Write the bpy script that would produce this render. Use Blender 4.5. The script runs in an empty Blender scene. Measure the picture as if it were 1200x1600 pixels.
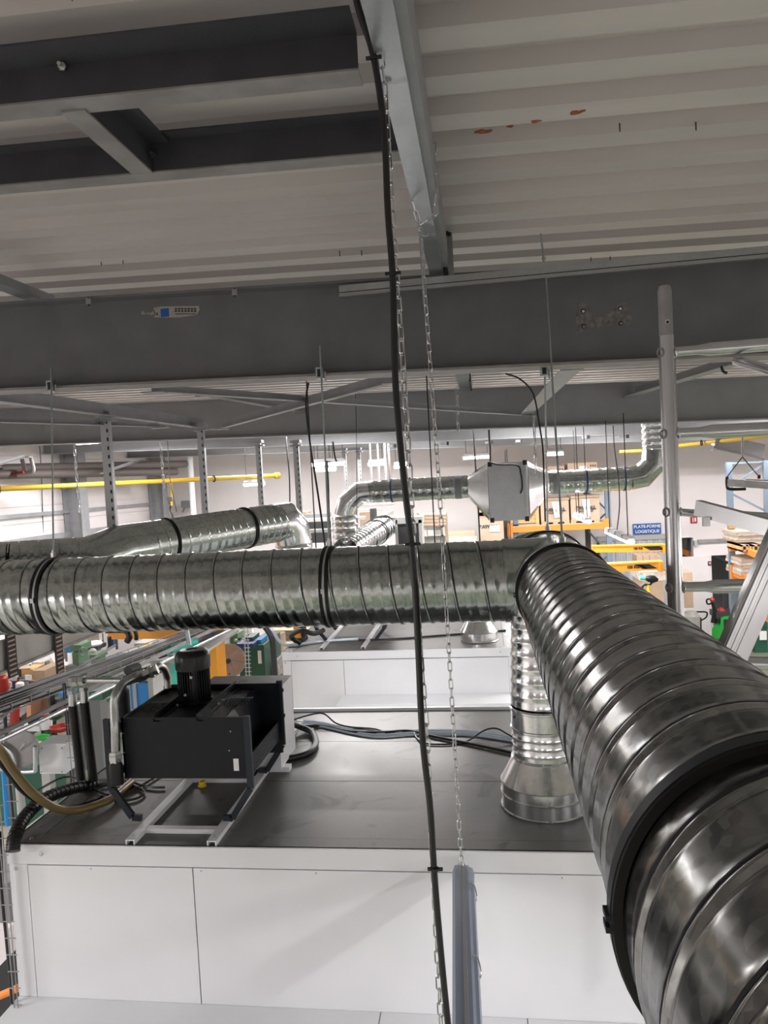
import bpy, bmesh, math, random
from mathutils import Vector, Matrix
random.seed(7)
C = bpy.context.scene
COL = C.collection
# ---------------------------------------------------------------- camera
F = 1140.0; CZ = 4.3                      # focal length in pixels of the 1200x1600 frame, height of the lens
dy = Vector((150, 58, -F)).normalized()   # world Y seen in camera axes
up = Vector((-.053, 1.0, 0)); up.z = -(up.x*dy.x + up.y*dy.y)/dy.z; up.normalize()
dx = dy.cross(up)
R3 = Matrix((dx, dy, up))
cam = bpy.data.objects.new('camera', bpy.data.cameras.new('camera'))
COL.objects.link(cam); C.camera = cam
cam.matrix_world = Matrix.Translation((0, 0, CZ)) @ R3.to_4x4()
cam.data.sensor_fit = 'VERTICAL'; cam.data.sensor_height = 24
cam.data.lens = 24*F/1600; cam.data.clip_start = .02
# ---------------------------------------------------------------- light and exposure
W = bpy.data.worlds.new('world'); C.world = W; W.use_nodes = True
W.node_tree.nodes['Background'].inputs[0].default_value = (.8, .82, .85, 1)
W.node_tree.nodes['Background'].inputs[1].default_value = .02
C.view_settings.view_transform = 'Standard'; C.view_settings.look = 'None'
C.view_settings.gamma = 1; C.view_settings.use_curve_mapping = False
C.view_settings.exposure = 1.15
LAMP_W = 24.0        # watts of each batten's area lamp
def area(name, loc, sx, sy, w, rot=(0, 0, 0)):
    l = bpy.data.lights.new(name, 'AREA'); l.shape = 'RECTANGLE'; l.size = sx; l.size_y = sy
    l.energy = w; l.color = (1, .962, .955)
    o = bpy.data.objects.new(name, l); COL.objects.link(o); o.location = loc; o.rotation_euler = rot
    return o
# ---------------------------------------------------------------- pixel rays (a pixel and a depth give a point in the hall)
def ray(px, py): return R3 @ Vector((px-600, 800-py, -F))
def P(px, py, Y): r = ray(px, py); return r*(Y/r.y) + Vector((0, 0, CZ))
def PZ(px, py, Z): r = ray(px, py); return r*((Z-CZ)/r.z) + Vector((0, 0, CZ))
def PX(px, py, X): r = ray(px, py); return r*(X/r.x) + Vector((0, 0, CZ))
def V(*a): return Vector(a)
# ---------------------------------------------------------------- materials
def mat(name, col, rough=.5, metal=0., var=.0, scale=6., bump=0., bscale=60., emit=None, es=0., col2=None, alpha=None, stretch=None, spec=None, detail=4.):
    m = bpy.data.materials.new(name); m.use_nodes = True
    nt = m.node_tree; b = nt.nodes['Principled BSDF']; L = nt.links
    b.inputs['Base Color'].default_value = (*col, 1)
    b.inputs['Roughness'].default_value = rough; b.inputs['Metallic'].default_value = metal
    if spec is not None: b.inputs['Specular IOR Level'].default_value = spec
    tc = nt.nodes.new('ShaderNodeTexCoord'); mp = nt.nodes.new('ShaderNodeMapping')
    L.new(tc.outputs['Object'], mp.inputs[0])
    if stretch: mp.inputs['Scale'].default_value = stretch
    if var or col2:
        n = nt.nodes.new('ShaderNodeTexNoise'); n.inputs['Scale'].default_value = scale; n.inputs['Detail'].default_value = detail
        L.new(mp.outputs[0], n.inputs[0])
        r = nt.nodes.new('ShaderNodeValToRGB')
        c2 = col2 or tuple(min(1, c*(1+var)) for c in col); c1 = col if col2 else tuple(c*(1-var) for c in col)
        r.color_ramp.elements[0].color = (*c1, 1); r.color_ramp.elements[1].color = (*c2, 1)
        r.color_ramp.elements[0].position = .36; r.color_ramp.elements[1].position = .66
        L.new(n.outputs[0], r.inputs[0]); L.new(r.outputs[0], b.inputs['Base Color'])
        mr = nt.nodes.new('ShaderNodeMapRange'); mr.inputs[3].default_value = rough*.8; mr.inputs[4].default_value = min(1, rough*1.25)
        L.new(n.outputs[0], mr.inputs[0]); L.new(mr.outputs[0], b.inputs['Roughness'])
    if bump:
        n2 = nt.nodes.new('ShaderNodeTexNoise'); n2.inputs['Scale'].default_value = bscale; L.new(mp.outputs[0], n2.inputs[0])
        bp = nt.nodes.new('ShaderNodeBump'); bp.inputs['Strength'].default_value = bump; bp.inputs['Distance'].default_value = .01
        L.new(n2.outputs[0], bp.inputs['Height']); L.new(bp.outputs[0], b.inputs['Normal'])
    if emit:
        b.inputs['Emission Color'].default_value = (*emit, 1); b.inputs['Emission Strength'].default_value = es
    if alpha is not None: b.inputs['Alpha'].default_value = alpha
    return m
def galv(name, col, rough, spangle=.12, sc=45, dirt=.0, bump=.12):
    """zinc coated steel: spangle cells and dust film"""
    m = mat(name, col, rough, 1.0); nt = m.node_tree; L = nt.links; b = nt.nodes['Principled BSDF']
    tc = nt.nodes.new('ShaderNodeTexCoord')
    v = nt.nodes.new('ShaderNodeTexVoronoi'); v.inputs['Scale'].default_value = sc; L.new(tc.outputs['Object'], v.inputs['Vector'])
    n = nt.nodes.new('ShaderNodeTexNoise'); n.inputs['Scale'].default_value = 7; n.inputs['Detail'].default_value = 6; L.new(tc.outputs['Object'], n.inputs['Vector'])
    s = nt.nodes.new('ShaderNodeSeparateColor'); L.new(v.outputs['Color'], s.inputs[0])
    a = nt.nodes.new('ShaderNodeMath'); a.operation = 'MULTIPLY_ADD'; a.inputs[1].default_value = .35; L.new(s.outputs[0], a.inputs[0]); L.new(n.outputs[0], a.inputs[2])
    r = nt.nodes.new('ShaderNodeValToRGB'); L.new(a.outputs[0], r.inputs[0])
    r.color_ramp.elements[0].position = .4; r.color_ramp.elements[1].position = .9
    r.color_ramp.elements[0].color = (*[c*(1-spangle) for c in col], 1); r.color_ramp.elements[1].color = (*[min(1, c*(1+spangle)) for c in col], 1)
    L.new(r.outputs[0], b.inputs['Base Color'])
    mr = nt.nodes.new('ShaderNodeMapRange'); mr.inputs[1].default_value = .3; mr.inputs[2].default_value = 1.1
    mr.inputs[3].default_value = rough*.75; mr.inputs[4].default_value = rough*1.35
    L.new(a.outputs[0], mr.inputs[0]); L.new(mr.outputs[0], b.inputs['Roughness'])
    bp = nt.nodes.new('ShaderNodeBump'); bp.inputs['Strength'].default_value = bump; bp.inputs['Distance'].default_value = .006
    L.new(n.outputs[0], bp.inputs['Height']); L.new(bp.outputs[0], b.inputs['Normal'])
    if dirt: b.inputs['Metallic'].default_value = 1-dirt
    return m
def stained_plate(name, col):
    m = mat(name, col, .33, .0); nt = m.node_tree; L = nt.links; b = nt.nodes['Principled BSDF']
    b.inputs['Metallic'].default_value = .08; b.inputs['Specular IOR Level'].default_value = .32
    tc = nt.nodes.new('ShaderNodeTexCoord')
    def noise(s, d, dis=0):
        n = nt.nodes.new('ShaderNodeTexNoise'); n.inputs['Scale'].default_value = s; n.inputs['Detail'].default_value = d; n.inputs['Distortion'].default_value = dis
        L.new(tc.outputs['Object'], n.inputs['Vector']); return n
    a = noise(1.6, 6, .6); s = noise(3.2, 5, 1.0); g = noise(160, 2)
    r = nt.nodes.new('ShaderNodeValToRGB'); L.new(a.outputs[0], r.inputs[0])
    r.color_ramp.elements[0].position = .38; r.color_ramp.elements[0].color = (*[c*.86 for c in col], 1)
    r.color_ramp.elements[1].position = .62; r.color_ramp.elements[1].color = (*[c*1.12 for c in col], 1)
    r2 = nt.nodes.new('ShaderNodeValToRGB'); L.new(s.outputs[0], r2.inputs[0])
    r2.color_ramp.elements[0].position = .33; r2.color_ramp.elements[0].color = (.5, .49, .47, 1)
    r2.color_ramp.elements[1].position = .40; r2.color_ramp.elements[1].color = (1, 1, 1, 1)
    x = nt.nodes.new('ShaderNodeMix'); x.data_type = 'RGBA'; x.blend_type = 'MULTIPLY'; x.inputs[0].default_value = .8
    L.new(r.outputs[0], x.inputs[6]); L.new(r2.outputs[0], x.inputs[7])
    r3 = nt.nodes.new('ShaderNodeValToRGB'); L.new(g.outputs[0], r3.inputs[0])
    r3.color_ramp.elements[0].position = .3; r3.color_ramp.elements[0].color = (.8, .8, .8, 1); r3.color_ramp.elements[1].position = .5
    y = nt.nodes.new('ShaderNodeMix'); y.data_type = 'RGBA'; y.blend_type = 'MULTIPLY'; y.inputs[0].default_value = .8
    L.new(x.outputs[2], y.inputs[6]); L.new(r3.outputs[0], y.inputs[7]); L.new(y.outputs[2], b.inputs['Base Color'])
    mr = nt.nodes.new('ShaderNodeMapRange'); mr.inputs[3].default_value = .30; mr.inputs[4].default_value = .55
    L.new(a.outputs[0], mr.inputs[0]); L.new(mr.outputs[0], b.inputs['Roughness'])
    return m
MT = dict(
 deck=mat('roof_deck_paint', (.61, .57, .56), .42, 0, .05, 2.5, stretch=(.3, 3, 1)),
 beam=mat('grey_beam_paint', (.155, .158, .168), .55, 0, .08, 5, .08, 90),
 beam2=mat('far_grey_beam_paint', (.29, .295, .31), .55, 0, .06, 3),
 trim_steel=mat('dark_primer_steel', (.048, .048, .056), .6, 0, .12, 9, .1, 70),
 flange_steel=mat('worn_and_lit_grey_steel', (.30, .29, .29), .55, .2, .15, 8),  # worn steel; also paints the lit undersides of dark beam flanges
 brace=mat('light_grey_bracing', (.33, .34, .36), .5, .2, .08, 5),
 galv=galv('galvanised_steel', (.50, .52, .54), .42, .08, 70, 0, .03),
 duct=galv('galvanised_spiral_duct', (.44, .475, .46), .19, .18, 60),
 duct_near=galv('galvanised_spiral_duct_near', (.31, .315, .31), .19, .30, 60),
 duct_bright=galv('bright_galvanised_duct', (.78, .80, .81), .17, .08, 50),
 rod=galv('zinc_plated_rod', (.48, .56, .58), .35, .1, 80),
 alu=mat('weathered_aluminium', (.62, .63, .65), .24, 1., .07, 14, .04, 40, stretch=(1, 1, .3)),
 rubber=mat('black_rubber', (.009, .009, .010), .45, spec=.35),
 cable=mat('black_cable_sheath', (.012, .012, .014), .38),
 white=mat('white_powder_coat', (.73, .74, .77), .38, 0, .02, 3, .03, 300),
 top=stained_plate('dusty_sheet_top', (.140, .138, .137)),
 screw=mat('zinc_screw', (.6, .62, .6), .3, 1.),
 seam=mat('dark_gap', (.03, .03, .03), .8),
 blacksteel=mat('black_powder_coat', (.008, .010, .015), .38, .0, .1, 14, .05, 250, spec=.28),
 motor=mat('black_motor_paint', (.009, .009, .011), .28, .1, spec=.4),
 frame=mat('charcoal_bracket_steel', (.018, .024, .032), .45, .0, spec=.35),
 pipe=galv('plated_hydraulic_pipe', (.42, .43, .42), .34, .1, 30),
 brownhose=mat('brown_gold_hose', (.20, .145, .055), .35, .2),
 clear=mat('pale_blue_tube', (.62, .72, .82), .2),
 yellow=mat('yellow_plastic', (.75, .48, .02), .4),
 gasyellow=mat('yellow_gas_pipe_paint', (.58, .37, .03), .45),
 orange=mat('orange_crane_paint', (.86, .36, .03), .42, 0, .05, 3),
 rackorange=mat('orange_rack_paint', (.85, .27, .04), .45),
 rackblue=mat('blue_grey_rack_upright', (.16, .21, .27), .5),
 wall=mat('far_wall_paint', (.80, .755, .765), .8, 0, .02, 1.5, .1, 30),
 wallside=mat('sandwich_panel_white', (.74, .70, .70), .55, 0, .03, 1.5),
 walllow=mat('bright_low_panel', (.86, .84, .83), .6),
 floor=mat('green_painted_floor', (.165, .185, .135), .4, 0, .1, 1.2),
 floorgrey=mat('screed', (.40, .38, .34), .6, 0, .06, 1.5),
 card=mat('cardboard', (.43, .31, .22), .8, 0, .05, 4),
 card2=mat('pale_cardboard', (.52, .40, .30), .8, 0, .05, 4),
 wood=mat('pine_boards', (.68, .42, .19), .6, 0, .18, 7, stretch=(1, 1, 9)),
 palletwood=mat('pallet_wood', (.52, .36, .2), .75, 0, .1, 6),
 paper=mat('white_paper', (.82, .82, .82), .7),
 ink=mat('black_print', (.02, .02, .025), .7),
 navyink=mat('faded_print', (.07, .06, .07), .7),
 signblue=mat('sign_blue', (.02, .11, .42), .5),
 signwhite=mat('sign_white', (.85, .87, .9), .5),
 red=mat('red_plastic', (.38, .025, .02), .4),
 green=mat('lime_green_hood', (.02, .38, .05), .3),
 dkgreen=mat('machine_green', (.018, .105, .065), .45),
 midgreen=mat('bench_green', (.10, .20, .11), .5),
 blue=mat('blue_panel', (.02, .24, .62), .5),
 dkblue=mat('dark_blue', (.02, .05, .18), .5),
 teal=mat('teal_handle', (.05, .5, .38), .5),
 bench=mat('grey_bench_top', (.34, .34, .33), .5, 0, .1, 5),
 light_grey=mat('light_grey_casing', (.42, .42, .40), .45),
 mid_grey=mat('mid_grey_casing', (.22, .23, .24), .5),
 dark=mat('dark_machine', (.035, .037, .04), .5),
 pipebrown=mat('dark_insulated_pipe', (.09, .075, .07), .6),
 film=mat('stretch_film_bundle', (.60, .55, .50), .25, 0, .18, 14, .4, 20),
 strip=mat('pvc_strip_curtain', (.45, .46, .50), .25, 0, .2, 6, stretch=(6, 1, .3)),
 pinkwood=mat('weathered_plywood', (.36, .25, .18), .7, 0, .1, 8),
 copper=mat('copper_bars', (.52, .24, .13), .45, .3),
 housing=mat('luminaire_housing', (.23, .27, .36), .35, .1),
 housing2=mat('pale_luminaire_housing', (.52, .52, .54), .4),
 tube=mat('lit_diffuser', (.9, .9, .9), .4, emit=(1, .955, .92), es=14.0),
 rust=mat('rust', (.32, .10, .035), .9, 0, .3, 40),
 primer=mat('bare_primer_patch', (.13, .115, .10), .6, .0, 0, 34, col2=(.23, .235, .25)),
 sticker=mat('worn_sticker', (.40, .385, .35), .6, 0, .15, 60),
)
# ---------------------------------------------------------------- mesh builder
ORG = {}
def frame(d):
    d = d.normalized(); a = V(0, 0, 1) if abs(d.z) < .9 else V(0, 1, 0)
    x = a.cross(d).normalized(); return x, d.cross(x).normalized(), d
class MB:
    def __init__(s): s.v = []; s.f = []
    def add(s, vs, fs):
        o = len(s.v); s.v += [Vector(p) for p in vs]; s.f += [tuple(i+o for i in q) for q in fs]; return s
    def mm(s, a, b):
        x0, y0, z0 = a; x1, y1, z1 = b
        return s.add([(x0,y0,z0),(x1,y0,z0),(x1,y1,z0),(x0,y1,z0),(x0,y0,z1),(x1,y0,z1),(x1,y1,z1),(x0,y1,z1)],
                     [(0,3,2,1),(4,5,6,7),(0,1,5,4),(1,2,6,5),(2,3,7,6),(3,0,4,7)])
    def bar(s, p, q, w, h, upv=(0, 0, 1)):
        """box beam between two points, w across, h along upv"""
        p = Vector(p); q = Vector(q); d = (q-p).normalized(); u = Vector(upv); x = d.cross(u).normalized(); u = x.cross(d)
        vs = [c + x*(i*w/2) + u*(j*h/2) for c in (p, q) for i, j in ((-1,-1),(1,-1),(1,1),(-1,1))]
        return s.add(vs, [(0,3,2,1),(4,5,6,7),(0,1,5,4),(1,2,6,5),(2,3,7,6),(3,0,4,7)])
    def prof(s, pts, p, q, upv=(0, 0, 1)):
        """closed 2D outline (across, up) swept from p to q"""
        p = Vector(p); q = Vector(q); d = (q-p).normalized(); x = d.cross(Vector(upv)).normalized(); u = x.cross(d); n = len(pts)
        vs = [c + x*a + u*b for c in (p, q) for a, b in pts]
        return s.add(vs, [tuple(range(n)), tuple(range(2*n-1, n-1, -1))] + [(i, i+n, (i+1) % n+n, (i+1) % n) for i in range(n)])
    def tube(s, path, r, n=12, caps=True, mitre=False):
        path = [Vector(p) for p in path]; m = len(path); rs = r if isinstance(r, (list, tuple)) else [r]*m
        ds = []
        for i in range(m):
            a = (path[i]-path[i-1]).normalized() if i else None; b = (path[i+1]-path[i]).normalized() if i < m-1 else None
            ds.append((a or b) if (a is None or b is None) else ((a+b).normalized() if (a+b).length > 1e-6 else a))
        x, y, _ = frame(ds[0]); vs = []; prev = ds[0]
        for i in range(m):
            q = prev.rotation_difference(ds[i]); x = q @ x; y = q @ y; prev = ds[i]
            k = 1.0; ax = None
            if mitre and 0 < i < m-1:
                a = (path[i]-path[i-1]).normalized(); b = (path[i+1]-path[i]).normalized()
                c = math.cos(a.angle(b)/2); ax = (b-a); 
                if ax.length > 1e-5: ax.normalize(); k = 1/c
                else: ax = None
            for j in range(n):
                t = 2*math.pi*j/n; o = x*(math.cos(t)*rs[i]) + y*(math.sin(t)*rs[i])
                if ax is not None: o += ax*(o.dot(ax)*(k-1))
                vs.append(path[i]+o)
        fs = [(i*n+j, i*n+(j+1) % n, (i+1)*n+(j+1) % n, (i+1)*n+j) for i in range(m-1) for j in range(n)]
        if caps: fs += [tuple(range(n-1, -1, -1)), tuple((m-1)*n+j for j in range(n))]
        return s.add(vs, fs)
    def lathe(s, p, d, prof, n=32, caps=True):
        p = Vector(p); x, y, d = frame(Vector(d)); vs = []
        for t, r in prof:
            for j in range(n):
                a = 2*math.pi*j/n; vs.append(p + d*t + x*(r*math.cos(a)) + y*(r*math.sin(a)))
        m = len(prof); fs = [(i*n+j, i*n+(j+1) % n, (i+1)*n+(j+1) % n, (i+1)*n+j) for i in range(m-1) for j in range(n)]
        if caps: fs += [tuple(range(n-1, -1, -1)), tuple((m-1)*n+j for j in range(n))]
        return s.add(vs, fs)
    def ring(s, c, d, R, r, n=48, k=8):
        c = Vector(c); x, y, d = frame(Vector(d)); vs = []
        for i in range(n):
            a = 2*math.pi*i/n; rd = x*math.cos(a)+y*math.sin(a)
            for j in range(k):
                b = 2*math.pi*j/k; vs.append(c + rd*(R+r*math.cos(b)) + d*(r*math.sin(b)))
        return s.add(vs, [(i*k+j, ((i+1) % n)*k+j, ((i+1) % n)*k+(j+1) % k, i*k+(j+1) % k) for i in range(n) for j in range(k)])
    def build(s, name, m, parent=None, smooth=35, label=None, kind=None):
        org = ORG.get(parent) if parent is not None else None
        loc = None
        if org is None:
            xs = [v.x for v in s.v]; ys = [v.y for v in s.v]; zs = [v.z for v in s.v]
            loc = V((min(xs)+max(xs))/2, (min(ys)+max(ys))/2, min(zs)); org = loc
        me = bpy.data.meshes.new(name); me.from_pydata([v-org for v in s.v], [], s.f)
        bm = bmesh.new(); bm.from_mesh(me); bmesh.ops.recalc_face_normals(bm, faces=bm.faces); bm.to_mesh(me); bm.free()
        if smooth: me.shade_smooth(); me.set_sharp_from_angle(angle=math.radians(smooth))
        me.materials.append(MT[m] if isinstance(m, str) else m)
        o = bpy.data.objects.new(name, me); COL.objects.link(o); ORG[o] = org
        if parent is not None: o.parent = parent
        else: o.location = loc
        if label: o['label'] = label
        if kind: o['kind'] = kind
        return o
def tag(o, label, cat, group=None):
    o['label'] = label; o['category'] = cat
    if group: o['group'] = group
    return o
def thing(name, label, cat, loc, group=None):
    o = bpy.data.objects.new(name, None); COL.objects.link(o); o.empty_display_size = .05
    o.location = Vector(loc); ORG[o] = Vector(loc); return tag(o, label, cat, group)
def struct(o): o['kind'] = 'structure'; return o
def helix(p, q, r, pitch, prof, n=64, lead=1.0, end_flat=True):
    """lock-seam spiral duct: seam ridge climbs one pitch per turn"""
    p = Vector(p); q = Vector(q); L = (q-p).length; x, y, d = frame(q-p); mb = MB(); vs = []; k = 0; rows = []
    t = -pitch*1.01
    while t < L+2*pitch:
        for (a, h) in prof: rows.append((t + a*pitch, h))
        t += pitch
    for (u, h) in rows:
        for j in range(n):
            th = 2*math.pi*j/n; w = min(max(u + pitch*lead*j/n, 0), L)
            hh = h if 0 < w < L else 0
            vs.append(p + d*w + (x*math.cos(th) + y*math.sin(th))*(r+hh))
    m = len(rows); fs = []
    np_ = len(prof)
    for i in range(m-1):
        for j in range(n):
            if j < n-1: fs.append((i*n+j, i*n+j+1, (i+1)*n+j+1, (i+1)*n+j))
            else:
                a = i+np_ if lead else i; b = a+1
                if b < m: fs.append((i*n+j, a*n, b*n, (i+1)*n+j))
    used = []
    def length_ok(f):
        ws = [(vs[i]-p).dot(d) for i in f]; return max(ws)-min(ws) > 1e-6
    fs = [f for f in fs if length_ok(f)]
    return mb.add(vs, fs)
def seamline(p, q, r, pitch, part, w=.0022, ph=0., n=48):
    """dark dirt line in the lock seam of a spiral duct, a sub-part of its section"""
    p = Vector(p); q = Vector(q); L = (q-p).length; x, y, d = frame(q-p); pts = []; k = 0
    while True:
        u = pitch*(k/n) - pitch + ph*pitch
        if u > L-.001: break
        if u > .001: th = 2*math.pi*(k % n)/n; pts.append(p + d*u + (x*math.cos(th)+y*math.sin(th))*r)
        k += 1
    return MB().tube(pts, w, 5).build('seam_line', 'ink', part)
SEAM = [(0, .0), (.05, .004), (.11, .004), (.16, .0), (.30, .0022), (.42, -.0008), (.56, .0022), (.70, -.0008), (.84, .0022), (.94, 0)]
SEAM2 = [(0, 0), (.03, .006), (.055, .006), (.085, 0), (.30, 0), (.34, .0022), (.40, .0022), (.44, 0), (.64, 0), (.68, .0022), (.74, .0022), (.78, 0)]
def text(s, loc, size, m, parent=None, rot=(math.pi/2, 0, 0), name='lettering', bold=0., ext=.0008, align='CENTER'):
    c = bpy.data.curves.new(name, 'FONT'); c.body = s; c.size = size; c.align_x = align; c.align_y = 'CENTER'; c.extrude = ext; c.offset = bold
    t = bpy.data.objects.new('tmp', c); COL.objects.link(t)
    dg = bpy.context.evaluated_depsgraph_get(); dg.update()
    me = bpy.data.meshes.new_from_object(t.evaluated_get(dg)); bpy.data.objects.remove(t)
    me.materials.clear(); me.materials.append(MT[m])
    o = bpy.data.objects.new(name, me); COL.objects.link(o)
    if parent is not None: o.parent = parent; o.location = Vector(loc)-ORG[parent]
    else: o.location = loc
    o.rotation_euler = rot; return o
def fb(mb, x0, y0, x1, y1, Y, d):
    """box whose front face, at depth Y, spans the two picture corners"""
    a = P(x0, y0, Y); b = P(x1, y0, Y); c = P(x0, y1, Y); e = P(x1, y1, Y)
    mb.mm(((a.x+c.x)/2, Y, (c.z+e.z)/2), ((b.x+e.x)/2, Y+d, (a.z+b.z)/2)); return mb
def smoothpath(pts, k=6):
    pts = [Vector(p) for p in pts]; out = []
    for i in range(len(pts)-1):
        p0 = pts[max(i-1, 0)]; p1 = pts[i]; p2 = pts[i+1]; p3 = pts[min(i+2, len(pts)-1)]
        for j in range(k):
            t = j/k; out.append(.5*((2*p1)+(p2-p0)*t+(2*p0-5*p1+4*p2-p3)*t*t+(3*p1-p0-3*p2+p3)*t**3))
    out.append(pts[-1]); return out
def hose(name, label, cat, pts, r, m='cable', group=None, n=8, k=6):
    o = MB().tube(smoothpath(pts, k), r, n).build(name, m); return tag(o, label, cat, group)
def copy_tree(o, parent=None):
    c = o.copy(); COL.objects.link(c)
    if parent is not None: c.parent = parent
    for ch in list(o.children): copy_tree(ch, c)
    return c
def pl(seq): return [P(*a) for a in seq]
RS = -.026                                   # fall of the roof towards the right
def roofz(z0, x): return z0 + RS*x
# ================================================================ SETTING
# floor
fl = struct(MB().mm((-9, -6, -.1), (9.5, 19, 0)).build('floor', 'floor'))
struct(MB().mm((-9, -6, 0), (-3.2, 9.0, .006)).build('trim_1', 'floorgrey'))
# far wall with the doorway and the strip-curtain opening
FW = 18.9
dl = PZ(1113, 982, 0).x; dh = P(1113, 868, FW).z; dr = 7.9
cl0 = P(935, 830, FW); cx0 = cl0.x-.05; cx1 = P(1083, 845, FW).x; ctz = P(1000, 843, FW).z
w = MB()
w.mm((-9, FW, 0), (cx0, FW+.2, 5.5)); w.mm((cx0, FW, ctz), (cx1, FW+.2, 5.5)); 
dX0 = P(1113, 920, FW).x; w.mm((cx1, FW, 0), (dX0, FW+.2, 5.5)); w.mm((dX0, FW, dh), (dr, FW+.2, 5.5)); w.mm((dr, FW, 0), (9.5, FW+.2, 5.5))
struct(w.build('wall_far', 'wall', smooth=0))
struct(MB().mm((cx0-1, FW+2.2, 0), (dr+1.5, FW+2.3, 4)).build('wall_behind', 'mid_grey'))
struct(MB().mm((cx0-1, FW+.2, -.1), (dr+1.5, FW+2.3, 0)).build('floor_behind', 'floorgrey'))
struct(MB().mm((9.5, -6, 0), (9.7, FW+.2, 5.6)).build('wall_right', 'wall'))
struct(MB().mm((-9, -6.2, 0), (9.5, -6, 6.2)).build('wall_back', 'wallside'))
# left side wall: ribbed cladding above, brighter panel below, rails and columns
WX = -8.35
zr = PX(0, 850, WX).z
w = MB(); z = zr
while z < 6.1:
    w.mm((WX-.12, -6, z+.004), (WX, FW, z+.30)); z += .31
w.mm((WX-.14, -6, zr), (WX-.02, FW, 6.1))
struct(w.build('wall_left', 'wallside', smooth=0))
struct(MB().mm((WX-.2, -6, 0), (WX-.01, FW, zr)).build('wall_left_lower', 'walllow'))
struct(MB().mm((WX, -6, zr-.06), (WX+.09, FW, zr+.05)).build('trim_2', 'brace'))
zr2 = PX(0, 808, WX).z
struct(MB().mm((WX, -6, zr2-.04), (WX+.07, FW, zr2+.03)).build('trim_3', 'brace'))
for i, (px, ln) in enumerate(((116, 'nearer grey steel wall column behind the yellow pipe'), (246, 'far grey steel wall column near the corner'))):
    q = PX(px, 760, WX+.2); t = thing('steel_column', ln, 'column', (q.x, q.y, 0))
    y = q.y
    MB().mm((WX+.02, y-.14, 0), (WX+.04, y+.14, 5.2)).mm((WX+.38, y-.14, 0), (WX+.40, y+.14, 5.2)).build('flange', 'brace', t)
    MB().mm((WX+.04, y-.01, 0), (WX+.38, y+.01, 5.2)).build('web', 'brace', t)
# corrugated roof deck
def corrug(y0, y1, x0, x1, z0, pitch=.28, h=.062):
    mb = MB(); prof = []; y = y0
    while y < y1:
        prof += [(y, 0), (y+pitch*.30, 0), (y+pitch*.36, h), (y+pitch*.55, h), (y+pitch*.575, h-.008), (y+pitch*.60, h), (y+pitch*.78, h), (y+pitch*.84, .0)]; y += pitch
    vs = []; n = len(prof)
    for (x) in (x0, x1):
        for (yy, zz) in prof: vs.append((x, yy, z0+zz+RS*x))
    mb.add(vs, [(i, i+1, n+i+1, n+i) for i in range(n-1)])
    vs = [(x, y, z0+.1+RS*x) for x, y in ((x0, y0), (x1, y0), (x1, y1), (x0, y1))]; mb.add(vs, [(0, 1, 2, 3)])
    return mb
struct(corrug(-6, 19.1, -9.1, 9.6, 5.70).build('ceiling', 'deck', smooth=20))
rs = MB()
for (x, y, s) in ((752, 218, 9), (762, 219, 6), (798, 214, 4), (838, 210, 6), (900, 203, 7), (912, 201, 3)):
    c = P(x, y, 1.395/(735-y)*1140)
    c.z = roofz(5.698, c.x); vs = []
    for k in range(9): 
        a = k*2*math.pi/9; rr = s*.0021*(.6+.7*random.random()); vs.append((c.x+rr*1.6*math.cos(a), c.y+rr*math.sin(a), c.z-.0015))
    n0 = len(vs); rs.add(vs+[(v[0], v[1], v[2]+.004) for v in vs], [tuple(range(9)), tuple(range(17, 8, -1))]+[(k, (k+1) % 9, 9+(k+1) % 9, 9+k) for k in range(9)])
tag(rs.build('rust_flakes', 'rust', smooth=0), 'orange rust flakes along a seam of the roof deck right of centre', 'rust'); bpy.data.objects['rust_flakes']['kind'] = 'stuff'
# ---------------------------------------------------------------- beams
def ibeam(name, label, Y, zb, h, x0, x1, m, fw=.2, ft=.015, group=None, lip=None):
    t = thing(name, label, 'beam', (0, Y, zb), group)
    pr = lambda z0, z1, y0, y1: MB().add([(x, y, zb+z+RS*x) for x in (x0, x1) for y, z in ((y0, z0), (y1, z0), (y1, z1), (y0, z1))], [(0,1,2,3),(7,6,5,4),(0,4,5,1),(1,5,6,2),(2,6,7,3),(3,7,4,0)])
    pr(0, ft, Y-fw/2, Y+fw/2).build('bottom_flange', 'flange_steel' if m == 'beam' else 'brace', t)  # lighter than the web: the lit underside is put into the colour
    pr(ft, h-ft, Y-.006, Y+.006).build('web', m, t)
    pr(h-ft, h, Y-fw/2, Y+fw/2).build('top_flange', m, t)
    if lip: pr(lip-.02, lip+.02, Y-fw/2-.02, Y-fw/2).build('edge_rail', 'brace', t)
    return t
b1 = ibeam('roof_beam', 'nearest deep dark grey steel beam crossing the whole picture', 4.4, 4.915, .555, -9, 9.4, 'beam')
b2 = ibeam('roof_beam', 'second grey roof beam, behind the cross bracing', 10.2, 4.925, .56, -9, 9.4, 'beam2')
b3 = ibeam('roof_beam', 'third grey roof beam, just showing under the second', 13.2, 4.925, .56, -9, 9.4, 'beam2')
b4 = ibeam('roof_beam', 'farthest grey roof beam against the top of the far wall', 16.6, 4.925, .56, -9, 9.4, 'beam2')
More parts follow.
